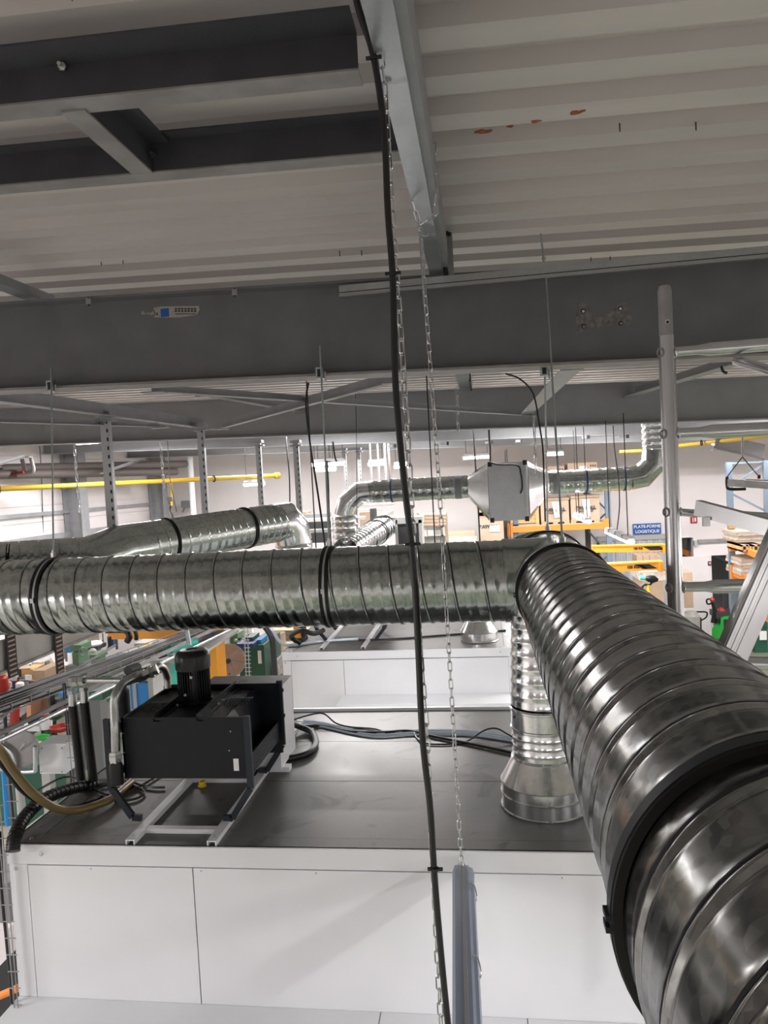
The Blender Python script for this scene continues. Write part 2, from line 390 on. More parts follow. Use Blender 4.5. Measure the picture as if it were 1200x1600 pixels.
# pale sticker on the near web
t = thing('beam_sticker', 'torn pale sticker with blue square on the nearest beam', 'sticker', P(275, 488, 4.393)); Y = 4.392
a = [P(*q, Y) for q in ((240, 481), (252, 479), (311, 478), (312, 484), (308, 492), (280, 496), (241, 496), (243, 489))]
MB().add(a+[v+V(0, -.0012, 0) for v in a], [tuple(range(8)), tuple(range(15, 7, -1))]+[(i, (i+1) % 8, 8+(i+1) % 8, 8+i) for i in range(8)]).build('paper', 'sticker', t, smooth=0)
fb(MB(), 251, 482, 264, 495, 4.389, .001).build('blue_square', 'signblue', t)
mb = MB()
for k, yy in enumerate((481.5, 485, 490)):
    for x in range(273, 305, 5 if k < 2 else 3): fb(mb, x, yy, x+(3.6 if k < 2 else 3), yy+(2.2 if k < 2 else 1.0), 4.389, .001)
mb.build('print', 'ink', t); text('X', P(245, 491, 4.389), .022, 'ink', t, bold=.001)
fr = MB()
for k in range(9):
    x = 221+k*2.2; fb(fr, x, 486+random.random()*4, x+1.8, 489+random.random()*4, 4.3915, .0015)
fr.build('torn_scrap', 'sticker', t)
# bare patch with bolt holes
t = thing('scraped_patch', 'scraped rusty patch with four bolt holes on the nearest beam', 'patch', P(940, 495, 4.392))
a = [P(*q, 4.3925) for q in ((900, 474), (914, 473), (920, 480), (925, 492), (934, 497), (944, 492), (952, 485), (962, 480), (970, 473), (978, 473), (980, 486), (990, 500), (986, 510), (972, 506), (950, 509), (930, 512), (915, 510), (908, 521), (900, 521))]
n = len(a); MB().add(a+[v+V(0, -.0012, 0) for v in a], [tuple(range(n)), tuple(range(2*n-1, n-1, -1))]+[(i, (i+1) % n, n+(i+1) % n, n+i) for i in range(n)]).build('bare_metal', 'primer', t, smooth=0)
for (x, y, c) in ((911, 486, 1), (969, 482, 1), (912, 510, 0), (970, 505, 0)):
    q = P(x, y, 4.389); MB().lathe(q, (0, -1, 0), [(0, .013), (.003, .013), (.003, .0095), (.0005, .0095)], 16).build('bolt_hole', 'ink', t)
    MB().lathe(q+V(.001, -.002, -.002), (0, -1, 0), [(0, .0075), (.0025, .0075)], 12).build('painted_daylight', 'paper' if c else 'flange_steel', t)  # pale disc painted as daylight showing through the hole
# galvanised strut channel on the beam
a = P(531, 457, 4.27); b = P(1260, 390, 4.27)
t = thing('strut_channel', 'long galvanised strut channel fixed along the top of the nearest beam', 'rail', a)
MB().prof([(-.02, -.028), (-.02, .035), (.02, .035), (.02, -.028), (.012, -.028), (.012, -.022), (.016, -.022), (.016, .03), (-.016, .03), (-.016, -.022), (-.012, -.022), (-.012, -.028)], a, b).build('channel', 'galv', t, smooth=0)
MB().bar(a+V(0, -.021, -.006), b+V(0, -.021, -.006), .002, .004).build('slot_line', 'seam', t)
MB().bar(a+V(0, -.03, -.033), b+V(0, -.03, -.033), .03, .004).build('lower_strip', 'galv', t)
# flange clips
for (x, y, l) in ((139, 471, 'small steel clip on the top flange above the sticker, left'), (367, 457, 'small steel clip on the top flange left of the hanging cable')):
    q = P(x, y, 4.29); t = thing('flange_clip', l, 'clip', q)
    MB().mm((q.x-.016, 4.28, q.z-.018), (q.x+.016, 4.30, q.z+.018)).build('jaw', 'flange_steel', t)
    MB().lathe((q.x, 4.285, q.z+.0), (0, 0, 1), [(-.03, .005), (.026, .005)], 8).build('bolt', 'trim_steel', t)
# ---------------------------------------------------------------- trimmer frame near the top left
def zprof(name, label, yw, zb, zt, x0, x1, fb_=.08, ft_=.10):
    t = thing(name, label, 'steel profile', ((x0+x1)/2, yw, zb))
    def sh(y0, y1, z0, z1): return MB().add([(x, y, z+RS*x) for x in (x0, x1) for y, z in ((y0, z0), (y1, z0), (y1, z1), (y0, z1))], [(0,1,2,3),(7,6,5,4),(0,4,5,1),(1,5,6,2),(2,6,7,3),(3,7,4,0)])
    sh(yw, yw+fb_, zb, zb+.006).build('bottom_flange', 'flange_steel', t)  # paler steel here paints the light on the flange underside
    sh(yw, yw+.006, zb+.006, zt).build('web', 'trim_steel', t)
    sh(yw-ft_, yw+.006, zt, zt+.007).build('top_flange', 'trim_steel', t)
    return t
tA = zprof('roof_trimmer', 'thick dark steel profile at the top left, ending beside the cable', 2.19, 5.505, 5.61, -4.2, -.30, .09, .12)
tB = zprof('roof_trimmer', 'lower dark steel profile with light edge, second from the top left', 2.74, 5.50, 5.62, -4.4, -.235, .08, .06)
q0 = P(116, 137, 2.26); q1 = P(236, 251, 2.73)
t = thing('short_trimmer', 'short steel profile joining the two dark ones at top left', 'steel profile', q0)
x = q0.x; MB().mm((x-.045, 2.25, 5.53), (x+.035, 2.74, 5.537)).build('bottom_flange', 'flange_steel', t)  # same paler steel, painting the lit underside
MB().mm((x+.030, 2.25, 5.537), (x+.036, 2.74, 5.645)).build('web', 'trim_steel', t)
MB().mm((x+.036, 2.25, 5.638), (x+.11, 2.74, 5.645)).build('top_flange', 'trim_steel', t)
MB().lathe((x+.05, 2.72, 5.59), (0, -1, 0), [(0, .014), (.012, .014), (.012, .006), (.03, .006)], 6).build('bolt', 'trim_steel', t)
for (px, py) in ((98, 73), (98, 105)):
    q = P(px, py, 2.18); MB().lathe(q, (0.2, -1, -.2), [(0, .013), (.01, .013), (.01, .0065), (.035, .0065)], 6).build('bolt', 'screw', tA)
# central galvanised purlin running away from the camera
t = thing('roof_purlin', 'galvanised steel purlin running from overhead to the nearest beam', 'purlin', (-.2, 2.5, 5.48))
MB().mm((-.235, -1, 5.475), (-.158, 4.5, 5.478)).mm((-.161, -1, 5.478), (-.158, 4.5, 5.50)).mm((-.235, -1, 5.478), (-.232, 4.5, 5.70)).build('profile', 'galv', t)
MB().mm((-.161, -1, 5.50), (-.128, 4.5, 5.70)).build('side_profile', 'brace', t)
q = P(605, 118, 2.2); MB().add([q+V(*d) for d in ((-.012,0,-.03),(.012,0,-.022),(.018,0,.012),(-.004,0,.03),(-.012,-.01,-.03),(.012,-.012,-.022),(.018,-.01,.012),(-.004,-.01,.03))], [(0,1,2,3),(7,6,5,4),(0,4,5,1),(1,5,6,2),(2,6,7,3),(3,7,4,0)]).build('bracket', 'galv', t, smooth=0)
q = P(703, 395, 4.3)
t = thing('angle_stub', 'short upright steel angle beside the purlin end', 'bracket', (q.x, 4.3, 5.45))
MB().mm((q.x-.012, 4.28, 5.45), (q.x+.018, 4.31, 5.70)).build('angle', 'flange_steel', t)
tag(MB().tube(smoothpath([(q.x-.03, 4.27, 5.45), (q.x-.03, 4.27, 5.60), (q.x-.02, 4.27, 5.69), (q.x+.01, 4.27, 5.68)]), .011).build('cable_stub', 'cable'), 'short black cable rising beside the purlin end', 'cable')
# left end far purlin seen just over the beam
t = thing('roof_purlin', 'short bit of grey purlin above the beam at the left edge', 'purlin', PZ(30, 455, 5.6))
MB().bar(PZ(-120, 395, 5.62), PZ(75, 470, 5.62), .10, .06).build('profile', 'brace', t)
# ================================================================ SPIRAL DUCTS
R = .225; AX = .382; AZ = 3.712
t = thing('spiral_duct', 'big dark spiral duct running towards the camera on the right', 'duct', (AX, 2, AZ-R))
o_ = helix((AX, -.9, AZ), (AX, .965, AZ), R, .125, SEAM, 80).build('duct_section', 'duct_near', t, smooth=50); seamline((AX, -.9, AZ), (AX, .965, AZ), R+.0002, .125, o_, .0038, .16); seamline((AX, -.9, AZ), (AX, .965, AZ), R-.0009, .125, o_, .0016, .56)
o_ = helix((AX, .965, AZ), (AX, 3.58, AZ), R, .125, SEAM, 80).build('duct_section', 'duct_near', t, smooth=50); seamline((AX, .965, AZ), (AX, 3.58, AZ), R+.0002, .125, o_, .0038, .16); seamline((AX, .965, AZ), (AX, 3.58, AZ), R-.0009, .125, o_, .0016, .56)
def clamp(parent, c, d, r, name='clamp_ring', w=.030, gap=.012):
    x, y, dd = frame(Vector(d))
    o = MB().lathe(Vector(c)-dd*w/2, dd, [(0, r+.001), (0, r+gap), (w*.3, r+gap+.002), (w*.3, r+gap-.006), (w*.7, r+gap-.006), (w*.7, r+gap+.002), (w, r+gap), (w, r+.001)], 80, caps=False).build(name, 'rubber', parent)
    return o
for yy in (.965, 3.60): 
    c = clamp(t, (AX, yy, AZ), (0, 1, 0), R, w=.036, gap=.014)
    MB().lathe((AX, yy-.012, AZ), (0, 1, 0), [(0, R+.013), (0, R+.0165), (.024, R+.0165), (.024, R+.013)], 80, caps=False).build('steel_band', 'galv' if yy > 2 else 'frame', t)
    q = V(AX-R-.014, yy, AZ-.01)
    MB().mm(q-V(.008, .012, .008), q+V(.02, .012, .0)).mm(q-V(.008, .012, -.008), q+V(.02, .012, .016)).build('clamp_lug', 'frame', c)
    MB().lathe(q+V(.002, 0, -.018), (0, 0, 1), [(0, .004), (.048, .004)], 8).build('clamp_bolt', 'pipe', c)
# tee piece and the end behind it
tt = thing('duct_tee', 'smooth galvanised tee piece where the ducts meet', 'duct fitting', (AX, 4.05, AZ-R))
MB().lathe((AX, 3.6, AZ), (0, 1, 0), [(0, R+.002), (.03, R+.002), (.036, R+.007), (.05, R+.007), (.056, R+.001), (.10, R+.001), (.106, R+.006), (.115, R+.001), (.76, R+.001), (.765, R+.006), (.78, R+.001), (.80, R+.001)], 72).build('tee_body', 'duct', tt)
MB().lathe((.10, 4.05, AZ), (1, 0, 0), [(0, R+.003), (.012, R+.006), (.02, R+.003), (.3, R+.003)], 64).build('branch_collar', 'duct', tt)
clamp(tt, (AX, 4.40, AZ), (0, 1, 0), R, w=.03)
for k, x in enumerate((-.0, .02)): MB().lathe((AX+x-.01, 3.85+k*.3, AZ+R+.0), (0, 0, 1), [(0, .004), (.008, .004)], 8).build('rivet', 'screw', tt)
te = thing('duct_end', 'short ribbed duct end behind the tee piece', 'duct', (AX-.1, 4.7, AZ-R))
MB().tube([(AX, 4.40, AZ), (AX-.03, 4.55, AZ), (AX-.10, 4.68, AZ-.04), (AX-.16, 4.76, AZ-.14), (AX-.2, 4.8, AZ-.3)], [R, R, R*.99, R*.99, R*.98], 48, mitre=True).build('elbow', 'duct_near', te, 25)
for k, s in enumerate(((AX-.015, 4.49, AZ), (AX-.045, 4.585, AZ-.01), (AX-.09, 4.66, AZ-.03))): MB().ring(s, (-.15-.2*k, 1, -.1*k), R+.002, .006, 48, 6).build('rib', 'duct', te)
# near cross duct
t = thing('spiral_duct', 'long spiral duct crossing the picture in front of the second cabinet', 'duct', (-1.5, 4.05, AZ-R))
o_ = helix((-5.2, 4.05, AZ+.0), (-.75, 4.05, AZ), R-.003, .165, SEAM2, 72).build('duct_section', 'duct', t, smooth=50); seamline((-5.2, 4.05, AZ+.0), (-.75, 4.05, AZ), R-.003, .165, o_, .0022, .09)
o_ = helix((-.75, 4.05, AZ), (.11, 4.05, AZ), R-.003, .165, SEAM2, 72).build('duct_section', 'duct', t, smooth=50); seamline((-.75, 4.05, AZ), (.11, 4.05, AZ), R-.003, .165, o_, .0022, .09)
RX = [P(88, 930, 4.05).x, P(518, 912, 4.05).x]
for xx in RX:
    for g in (-.017, .017): MB().lathe((xx+g-.008, 4.05, AZ), (1, 0, 0), [(0, R), (0, R+.008), (.016, R+.008), (.016, R)], 72, caps=False).build('clamp_ring', 'rubber', t)
    MB().mm((xx-.01, 4.05-R-.02, AZ-.004), (xx+.01, 4.05-R, AZ+.022)).build('clamp_bolt', 'pipe', t)
    MB().lathe((xx-.006, 4.05, AZ), (1, 0, 0), [(0, R+.002), (0, R+.006), (.012, R+.006), (.012, R+.002)], 72, caps=False).build('steel_band', 'galv', t)
# vertical drop to the cone
VX, VY = .262, 3.885; zt = 2.533
t = thing('vertical_duct', 'vertical bright duct under the tee ending in a flared cone on the cabinet', 'duct', (VX, VY, zt))
rv = .157
helix((VX, VY, 3.07), (VX+.03, VY+.03, 3.62), rv, .07, [(0, 0), (.15, .004), (.3, .004), (.45, 0), (.75, .001)], 56).build('upper_section', 'duct_bright', t, smooth=45)
MB().lathe((VX, VY, 2.95), (0, 0, 1), [(0, rv+.002), (.004, rv+.007), (.012, rv+.007), (.016, rv+.002), (.10, rv+.002), (.104, rv+.007), (.112, rv+.007), (.116, rv+.002), (.12, rv)], 56).build('connector', 'duct_bright', t)
MB().lathe((VX, VY, 2.80), (0, 0, 1), [(0, rv), (.03, rv), (.034, rv+.004), (.042, rv), (.07, rv), (.074, rv+.004), (.082, rv), (.11, rv), (.114, rv+.004), (.122, rv), (.15, rv)], 56).build('lower_section', 'duct_bright', t)
MB().lathe((VX, VY, zt), (0, 0, 1), [(0, .226), (.006, .232), (.012, .226), (.075, .225), (.082, .231), (.088, .225), (.135, .224), (.14, .228), (.146, .222), (.262, .163), (.268, .167), (.275, .160)], 64).build('cone', 'duct_bright', t)
q = P(804, 1120, VY-.155); MB().lathe(q, (-.3, -1, 0), [(0, .008), (.008, .006)], 8).build('port_plug', 'ink', t)
q = (VX-.05, VY-.21, zt)
# rear left duct: two runs, a tee-like joint and an elbow going down
t = thing('spiral_duct', 'rear spiral duct slanting away at left above the near one', 'duct', P(300, 840, 7))
A0 = P(-140, 897, 5.6); A1 = P(140, 876, 6.25); B0 = P(188, 857, 6.55); B1 = P(432, 817, 8.3)
rb = .222
helix(A0, A1, rb, .16, SEAM2, 56).build('duct_section', 'duct', t, smooth=50)
d = (B1-B0).normalized()
MB().tube([A1-(A1-A0).normalized()*.05, A1, B0, B0+d*.25], rb+.002, 56, mitre=True).build('tee_body', 'duct', t)
helix(B0+d*.22, B0+d*1.05, rb, .12, SEAM, 56).build('duct_section', 'duct', t, smooth=50)
helix(B0+d*1.05, B1, rb, .10, SEAM, 56).build('duct_section', 'duct', t, smooth=50)
for c, dd in ((P(18, 888, 5.95), A1-A0), (B0+d*.52, d), (B0+d*1.55, d)): clamp(t, c, dd, rb, w=.03)
e = B1
MB().tube([e-d*.02, e+d*.12, e+d*.22+V(0, 0, -.10), e+d*.26+V(0, 0, -.26)], rb, 48, mitre=True).build('elbow', 'duct_bright', t, 20)
MB().lathe(e+d*.26+V(0, 0, -.72), (0, 0, 1), [(0, rb), (.2, rb), (.205, rb+.006), (.215, rb), (.40, rb), (.405, rb+.006), (.415, rb), (.46, rb)], 48).build('drop_section', 'duct_bright', t)
# far duct with filter box
YF = 11.2; rf = .172
t = thing('spiral_duct', 'far spiral duct with a square filter box, hung before the wall', 'duct', P(780, 765, YF))
zf = P(640, 765, YF).z
def fp(px, py=None, z=None): q = P(px, py or 760, YF); return V(q.x, YF, zf if z is None else z)
def run(x0, x1):
    helix(fp(x0), fp(x1), rf, .13, [(0, 0), (.1, .006), (.2, .006), (.3, 0), (.65, .002)], 40).build('duct_section', 'duct', t, smooth=50)
run(578, 735); run(858, 985)
def frus(xa, ra, xb, rb2, name):
    A = fp(xa); B = fp(xb); n = 32; vs = []
    for k in range(n):
        th = 2*math.pi*(k+.5)/n; vs.append(A+V(0, ra*math.cos(th), ra*math.sin(th)))
    for k in range(n):
        th = 2*math.pi*(k+.5)/n; c, s = math.cos(th), math.sin(th); m = max(abs(c), abs(s)); vs.append(B+V(0, rb2*.93*c/m, rb2*s/m-.095))
    MB().add(vs, [(k, (k+1) % n, n+(k+1) % n, n+k) for k in range(n)]+[tuple(range(n)), tuple(range(2*n-1, n-1, -1))]).build(name, 'duct_bright', t, 15)
frus(731, rf, 762, .425, 'transition'); frus(857, rf, 824, .425, 'transition')
xa, xb = fp(763).x, fp(821).x
MB().mm((xa, YF-.40, zf-.52), (xb, YF+.40, zf+.33)).build('filter_box', 'galv', t); fbx_ = t.children[-1]; fbx_ = [c for c in t.children if c.name.startswith('filter_box')][0]
for x in (xa, xb-.04): MB().mm((x, YF-.41, zf-.53), (x+.04, YF-.40, zf+.34)).build('box_edge', 'galv', fbx_)
for x in (xa, xb-.05):
    for z in (zf-.54, zf+.28): MB().mm((x, YF-.425, z), (x+.06, YF-.37, z+.07)).build('corner_block', 'ink', fbx_)
for x in (716, 868): q = fp(x); MB().lathe(q-V(.05, 0, 0), (1, 0, 0), [(0, rf+.007), (.10, rf+.007)], 40).build('flexible_sleeve', 'mid_grey', t)
for x in (612, 916, 975): q = fp(x); MB().lathe(q-V(.012, 0, 0), (1, 0, 0), [(0, rf+.012), (.024, rf+.012)], 40).build('clamp_ring', 'dkblue', t)
q = fp(985); MB().tube([q, q+V(.18, 0, .03), q+V(.34, 0, .19), q+V(.36, 0, .42)], rf, 40, mitre=True).build('elbow', 'duct', t, 15)
MB().lathe(q+V(.36, 0, .40), (0, 0, 1), sum([[(k*.09, rf), (k*.09+.02, rf+.008), (k*.09+.04, rf)] for k in range(9)], []), 40).build('rising_section', 'duct_bright', t)
q = fp(578); ce = [q, q+V(-.17, 0, -.01), q+V(-.36, 0, -.16), q+V(-.42, 0, -.36)]
MB().tube(ce, rf, 40, mitre=True).build('elbow', 'duct_bright', t, 15)
MB().lathe(ce[-1]+V(0, 0, -.85), (0, 0, 1), sum([[(k*.1, rf+.03), (k*.1+.02, rf+.04), (k*.1+.05, rf+.03)] for k in range(9)], []), 40).build('drop_section', 'duct_bright', t)
hose('control_cable', 'thin black cable looped over the far filter box', 'cable', [P(*a, YF-.5) for a in ((764, 722), (780, 726), (808, 727), (814, 740), (816, 762), (813, 771))], .012)
# small far duct slanting to the right, with fan box
t = thing('spiral_duct', 'pale slanting duct low behind the hanging cable', 'duct', P(590, 835, 12))
helix(P(540, 862, 10.5), P(600, 824, 12.5), .2, .14, SEAM2, 40).build('duct_section', 'duct_bright', t, smooth=45)
MB().tube([P(598, 825, 12.45), P(606, 821, 12.7), P(620, 820, 12.8)], .16, 32, mitre=True).build('elbow', 'duct_bright', t)
for a in ((570, 845, 11.45), (588, 832, 12.0)): clamp(t, P(*a), P(600, 824, 12.5)-P(540, 862, 10.5), .2)
t = thing('fan_cabinet', 'dark louvred fan cabinet with white edges behind the hanging cable', 'machine', P(637, 850, 12.6))
fb(MB(), 622, 818, 655, 870, 12.6, .4).build('louvre_panel', 'dark', t)
for (a, b) in ((618, 622), (655, 660)): fb(MB(), a, 812, b, 870, 12.58, .45).build('side_post', 'light_grey', t)
fb(MB(), 618, 808, 660, 818, 12.58, .45).build('top_rail', 'light_grey', t)
# ================================================================ THREADED RODS
def clampbox(parent, q):
    MB().mm(q-V(.022, .02, .03), q+V(.022, .02, .035)).build('beam_clamp', 'rod', parent)
    MB().mm(q-V(.012, .021, .02), q+V(.012, -.019, .025)).build('clamp_slot', 'ink', parent)
    MB().lathe(q+V(.03, 0, -.05), (0, 0, 1), [(0, .006), (.06, .006)], 8).build('clamp_bolt', 'screw', parent)
def rod(label, a, b, cl=None, tip=True, r=.0055):
    t = thing('threaded_rod', label, 'rod', b)
    MB().tube([a, b], r, 8).build('rod', 'rod', t)
    if cl is not None: clampbox(t, cl)
    if tip: MB().lathe(b+V(0, 0, -.01), (0, 0, 1), [(0, .016), (.0, .016), (.035, .016), (.035, .009), (.05, .009)], 6).build('lock_nut', 'screw', t)
    return t
rod('zinc threaded rod holding the cross duct at its left clamp', P(80, 575, 4.27), V(RX[0], 4.05, AZ+R+.01), P(80, 604, 4.28))
rod('zinc threaded rod holding the cross duct at its middle clamp', P(500, 540, 4.27), V(RX[1], 4.05, AZ+R+.01), P(500, 584, 4.28))
rod('long slanting zinc rod in front of the beam holding the tee', P(853, 432, 4.20), V(AX, 3.62, AZ+R+.015))
rod('zinc rod under the beam holding the rear side of the tee', P(851, 572, 4.42), V(AX, 4.40, AZ+R+.012), P(850, 580, 4.40))
t = rod('short zinc rod sticking up above the strut channel', P(845, 365, 4.30), P(850, 409, 4.30), None, False)
MB().lathe(P(850, 406, 4.30), (0, 0, 1), [(0, .012), (.014, .012)], 6).build('nut', 'screw', t)
# ================================================================ CHAINS, CABLE, NEAR LUMINAIRE
def link_mesh(L, w, r):
    mb = MB(); pts = []; h = L/2-w/2
    for k in range(7): a = math.pi*k/6; pts.append(V(w/2*math.cos(a), 0, h+w/2*math.sin(a)))
    for k in range(7): a = math.pi+math.pi*k/6; pts.append(V(w/2*math.cos(a), 0, -h+w/2*math.sin(a)))
    n = len(pts); k = 6; vs = []
    for i in range(n):
        d = (pts[(i+1) % n]-pts[i-1]).normalized(); x = V(0, 1, 0); y = d.cross(x)
        for j in range(k): a = 2*math.pi*j/k; vs.append(pts[i]+x*(r*math.cos(a))+y*(r*math.sin(a)))
    mb.add(vs, [(i*k+j, ((i+1) % n)*k+j, ((i+1) % n)*k+(j+1) % k, i*k+(j+1) % k) for i in range(n) for j in range(k)])
    return mb
def chain(label, path, pitch=.040, L=.047, w=.0165, r=.0026, m='alu', limit=400):
    path = [Vector(p) for p in path]; t = thing('link_chain', label, 'chain', path[-1])
    ORG[t] = V(0, 0, 0); t.location = (0, 0, 0)
    me = None; k = 0; carry = 0; tw = random.random()
    for a, b in zip(path[:-1], path[1:]):
        D = (b-a).length; d = (b-a)/D; s = carry
        while s < D and k < limit:
            if me is None:
                o = link_mesh(L, w, r).build('chain_link', m, t); me = o.data
            else:
                o = bpy.data.objects.new('chain_link', me); COL.objects.link(o); o.parent = t
            q = V(0, 0, 1).rotation_difference(d)
            o.matrix_local = Matrix.Translation(a+d*s) @ q.to_matrix().to_4x4() @ Matrix.Rotation((k % 2)*math.pi/2+.5+.25*math.sin(k*.35), 4, 'Z')
            s += pitch; k += 1
        carry = s-D
    return t
c1 = P(592, 68, 2.08)
chain('long near chain beside the black cable, from the purlin down', [c1]+[P(x, y, 2.1) for x, y in ((601, 130), (608, 250), (613, 340), (620, 440), (629, 560), (637, 690), (645, 830), (657, 1025), (665, 1125), (671, 1235), (675, 1330), (682, 1460), (690, 1620))])
chain('bit of chain wrapped over the purlin, left of its top', [P(564, 5, 2.05), c1], r=.002)
chain('bit of chain slung under the purlin to the right at top', [c1, P(623, 32, 2.03), P(624, -20, 2.0)], r=.002)
c2 = P(656, 352, 3.18)
chain('thinner farther chain hanging from the purlin to the grey luminaire', [c2, (-.180, 3.2, 4.3), (-.163, 3.2, 2.60), (-.163, 3.18, 2.56)])
chain('bit of chain looped round the right of the purlin', [P(678, 232, 3.1), P(681, 335, 3.14), c2], r=.002)
chain('bit of chain at the left edge of the purlin', [P(647, 322, 3.14), c2], r=.002)
t = thing('snap_hook', 'small steel snap hook where the thinner chain meets the purlin', 'hook', P(656, 362, 3.18))
q = P(656, 364, 3.17); MB().tube(smoothpath([q+V(-.014, 0, .02), q+V(.008, 0, .02), q+V(.010, 0, -.01), q+V(.028, 0, -.014), q+V(.03, 0, .0)]), .004, 8).build('hook_wire', 'galv', t)
MB().tube([q+V(0, 0, .0), q+V(.004, 0, -.30)], .005, 8).build('plain_shank', 'rod', t)
cable = hose('power_cable', 'thick black power cable hanging through the middle', 'cable', [P(548, -40, 2.02), P(562, 20, 2.04), P(583, 85, 2.06), P(600, 200, 2.06), P(606, 330, 2.06), P(614, 440, 2.06), P(618, 600, 2.06), P(630, 740, 2.06), P(645, 870, 2.06), P(653, 1000, 2.06), P(660, 1150, 2.06), P(672, 1260, 2.06), P(679, 1370, 2.06), P(690, 1500, 2.04), P(702, 1620, 2.02)], .0095, n=10)
for (x, y) in ((584, 90), (614, 427), (645, 850), (680, 1358)):
    q = P(x, y, 2.055); tie = MB().lathe(q-V(0, 0, .004), (0, 0, 1), [(0, .0105), (.008, .0105)], 12).mm(q+V(-.022, -.004, -.004), q+V(.022, .004, .004))
    ORG[cable] = Vector(cable.location); tie.build('cable_tie', 'ink', cable)
# grey luminaire seen from above, running towards the camera
LZ = 2.50; La = V(-.105, 1.75, LZ); Lb = V(-.160, 3.24, LZ); Ld = (Lb-La).normalized()
def lp(y, dx_=0, dz=0): q = La.lerp(Lb, (y-1.75)/1.49); return V(q.x+dx_, y, LZ+dz)
t = thing('batten_luminaire', 'grey sealed batten luminaire hung low in front of the first cabinet', 'luminaire', lp(2.4, 0, -.05))
hp = [(-.046, -.02), (-.048, .012), (-.036, .040), (.022, .040), (.032, .030), (.044, .026), (.050, .0), (.046, -.02)]
MB().prof([(x, y) for x, y in hp], La, Lb).build('housing', 'housing', t, 25)
MB().prof([(-.042, -.02), (-.036, -.048), (0, -.058), (.036, -.048), (.042, -.02)], La, Lb).build('diffuser', 'signwhite', t, 40)
MB().prof([(-.008, .040), (-.006, .046), (.006, .046), (.008, .040)], La, Lb).build('top_ridge', 'mid_grey', t)
for yy in (2.08, 2.62, 3.1):
    MB().tube(smoothpath([lp(yy, .028, .038), lp(yy-.01, .046, .034), lp(yy-.04, .056, .0), lp(yy-.045, .044, -.03)]), .003, 8).build('spring_clip', 'screw', t)
for yy in (2.1, 3.20): MB().tube(smoothpath([lp(yy, -.03, .038), lp(yy, -.015, .07), lp(yy, .008, .07), lp(yy, .02, .038)]), .0022, 6).build('hanger_wire', 'galv', t)
lt = area('batten_light', lp(2.48, 0, -.07), .08, 1.4, 1.2); lt['label'] = 'light of the near batten'
# ================================================================ MACHINE CABINETS
def cabinet(label, x0, x1, yf, yr, zt, seams_top, front_seams, ledge):
    t = thing('machine_cabinet', label, 'machine cabinet', ((x0+x1)/2, (yf+yr)/2, zt-.81)); g = .004; bt = .105
    zb = zt-.81
    MB().mm((x0+.01, yf+.012, zb), (x1-.01, yr-.01, zt-.012)).build('carcass', 'seam', t)
    MB().mm((x0, yf-.012, zt-.10), (x1, yf+.01, zt)).build('front_rail', 'white', t)                      # folded top band
    MB().mm((x0, yf+.01, zt-.10), (x0+.01, yr, zt)).build('side_rail', 'white', t)
    MB().mm((x1-.01, yf+.01, zt-.10), (x1, yr, zt)).build('side_rail', 'white', t)
    MB().mm((x0, yf, zb), (x0+.10, yf+.012, zt-.108)).build('corner_post', 'white', t)
    MB().mm((x1-.10, yf, zb), (x1, yf+.012, zt-.108)).build('corner_post', 'white', t)
    MB().mm((x0, yf+.012, zb), (x0+.01, yr, zt-.104)).build('side_panel', 'white', t)
    MB().mm((x1-.01, yf+.012, zb), (x1, yr, zt-.104)).build('side_panel', 'white', t)
    xs = [x0+.10]+front_seams+[x1-.10]
    for a, b in zip(xs[:-1], xs[1:]): MB().mm((a+g, yf, zb), (b-g/2, yf+.012, zt-.112)).build('front_panel', 'white', t)
    # top: frame strips and plates
    MB().add([(x0, yf, zt), (x1, yf, zt), (x1-.14, yf+.10, zt), (x0+.14, yf+.10, zt)]+[(x0, yf, zt-.01), (x1, yf, zt-.01), (x1-.14, yf+.10, zt-.01), (x0+.14, yf+.10, zt-.01)], [(0,1,2,3),(7,6,5,4),(0,4,5,1),(1,5,6,2),(2,6,7,3),(3,7,4,0)]).build('top_frame', 'top', t, 0)
    for s, xe, xi in ((0, x0, x0+.14), (1, x1, x1-.14)):
        MB().add([(xe, yf+.002, zt), (xi, yf+.102, zt), (xi, yr, zt), (xe, yr, zt)]+[(xe, yf+.002, zt-.01), (xi, yf+.102, zt-.01), (xi, yr, zt-.01), (xe, yr, zt-.01)], [(0,1,2,3),(7,6,5,4),(0,4,5,1),(1,5,6,2),(2,6,7,3),(3,7,4,0)]).build('top_frame', 'top', t, 0)
    ys = [yf+.10]+seams_top+[yr]
    for a, b in zip(ys[:-1], ys[1:]): MB().mm((x0+.144, a+g, zt-.01), (x1-.144, b-g/2, zt-.0015)).build('top_plate', 'top', t)
    for (x, y) in ((x0+.06, yf+.18), (x0+.10, yf+.055), (x1-.10, yf+.055), (x1-.06, yf+.2)): MB().lathe((x, y, zt), (0, 0, 1), [(0, .012), (.003, .012), (.006, .007)], 8).build('screw', 'screw', t)
    for (x, z) in ((x0+.19, zt-.045), (x1-.19, zt-.045), (x0+.035, zt-.13), (x1-.035, zt-.13)): MB().lathe((x, yf-.012 if z > zt-.1 else yf, z), (0, -1, 0), [(0, .012), (.003, .012), (.005, .006)], 8).build('screw', 'screw', t)
    for k in range(5):
        x = x0+.45+k*(x1-x0-.9)/4; MB().lathe((x, yf, zt-.125), (0, -1, 0), [(0, .003), (.001, .003)], 6).build('rivet', 'seam', t)
    lx0, lx1, ly, lz = ledge
    MB().mm((lx0, ly, 0), (lx1, yf-.001, lz or zb)).build('lower_body', 'white', t)
    MB().mm((x0+.05, yf+.02, 0), (x1-.05, yr-.05, zb)).build('rear_body', 'white', t)
    return t
ZC = 2.533
y1 = PZ(450, 1220, ZC).y; y2 = PZ(600, 1158, ZC).y
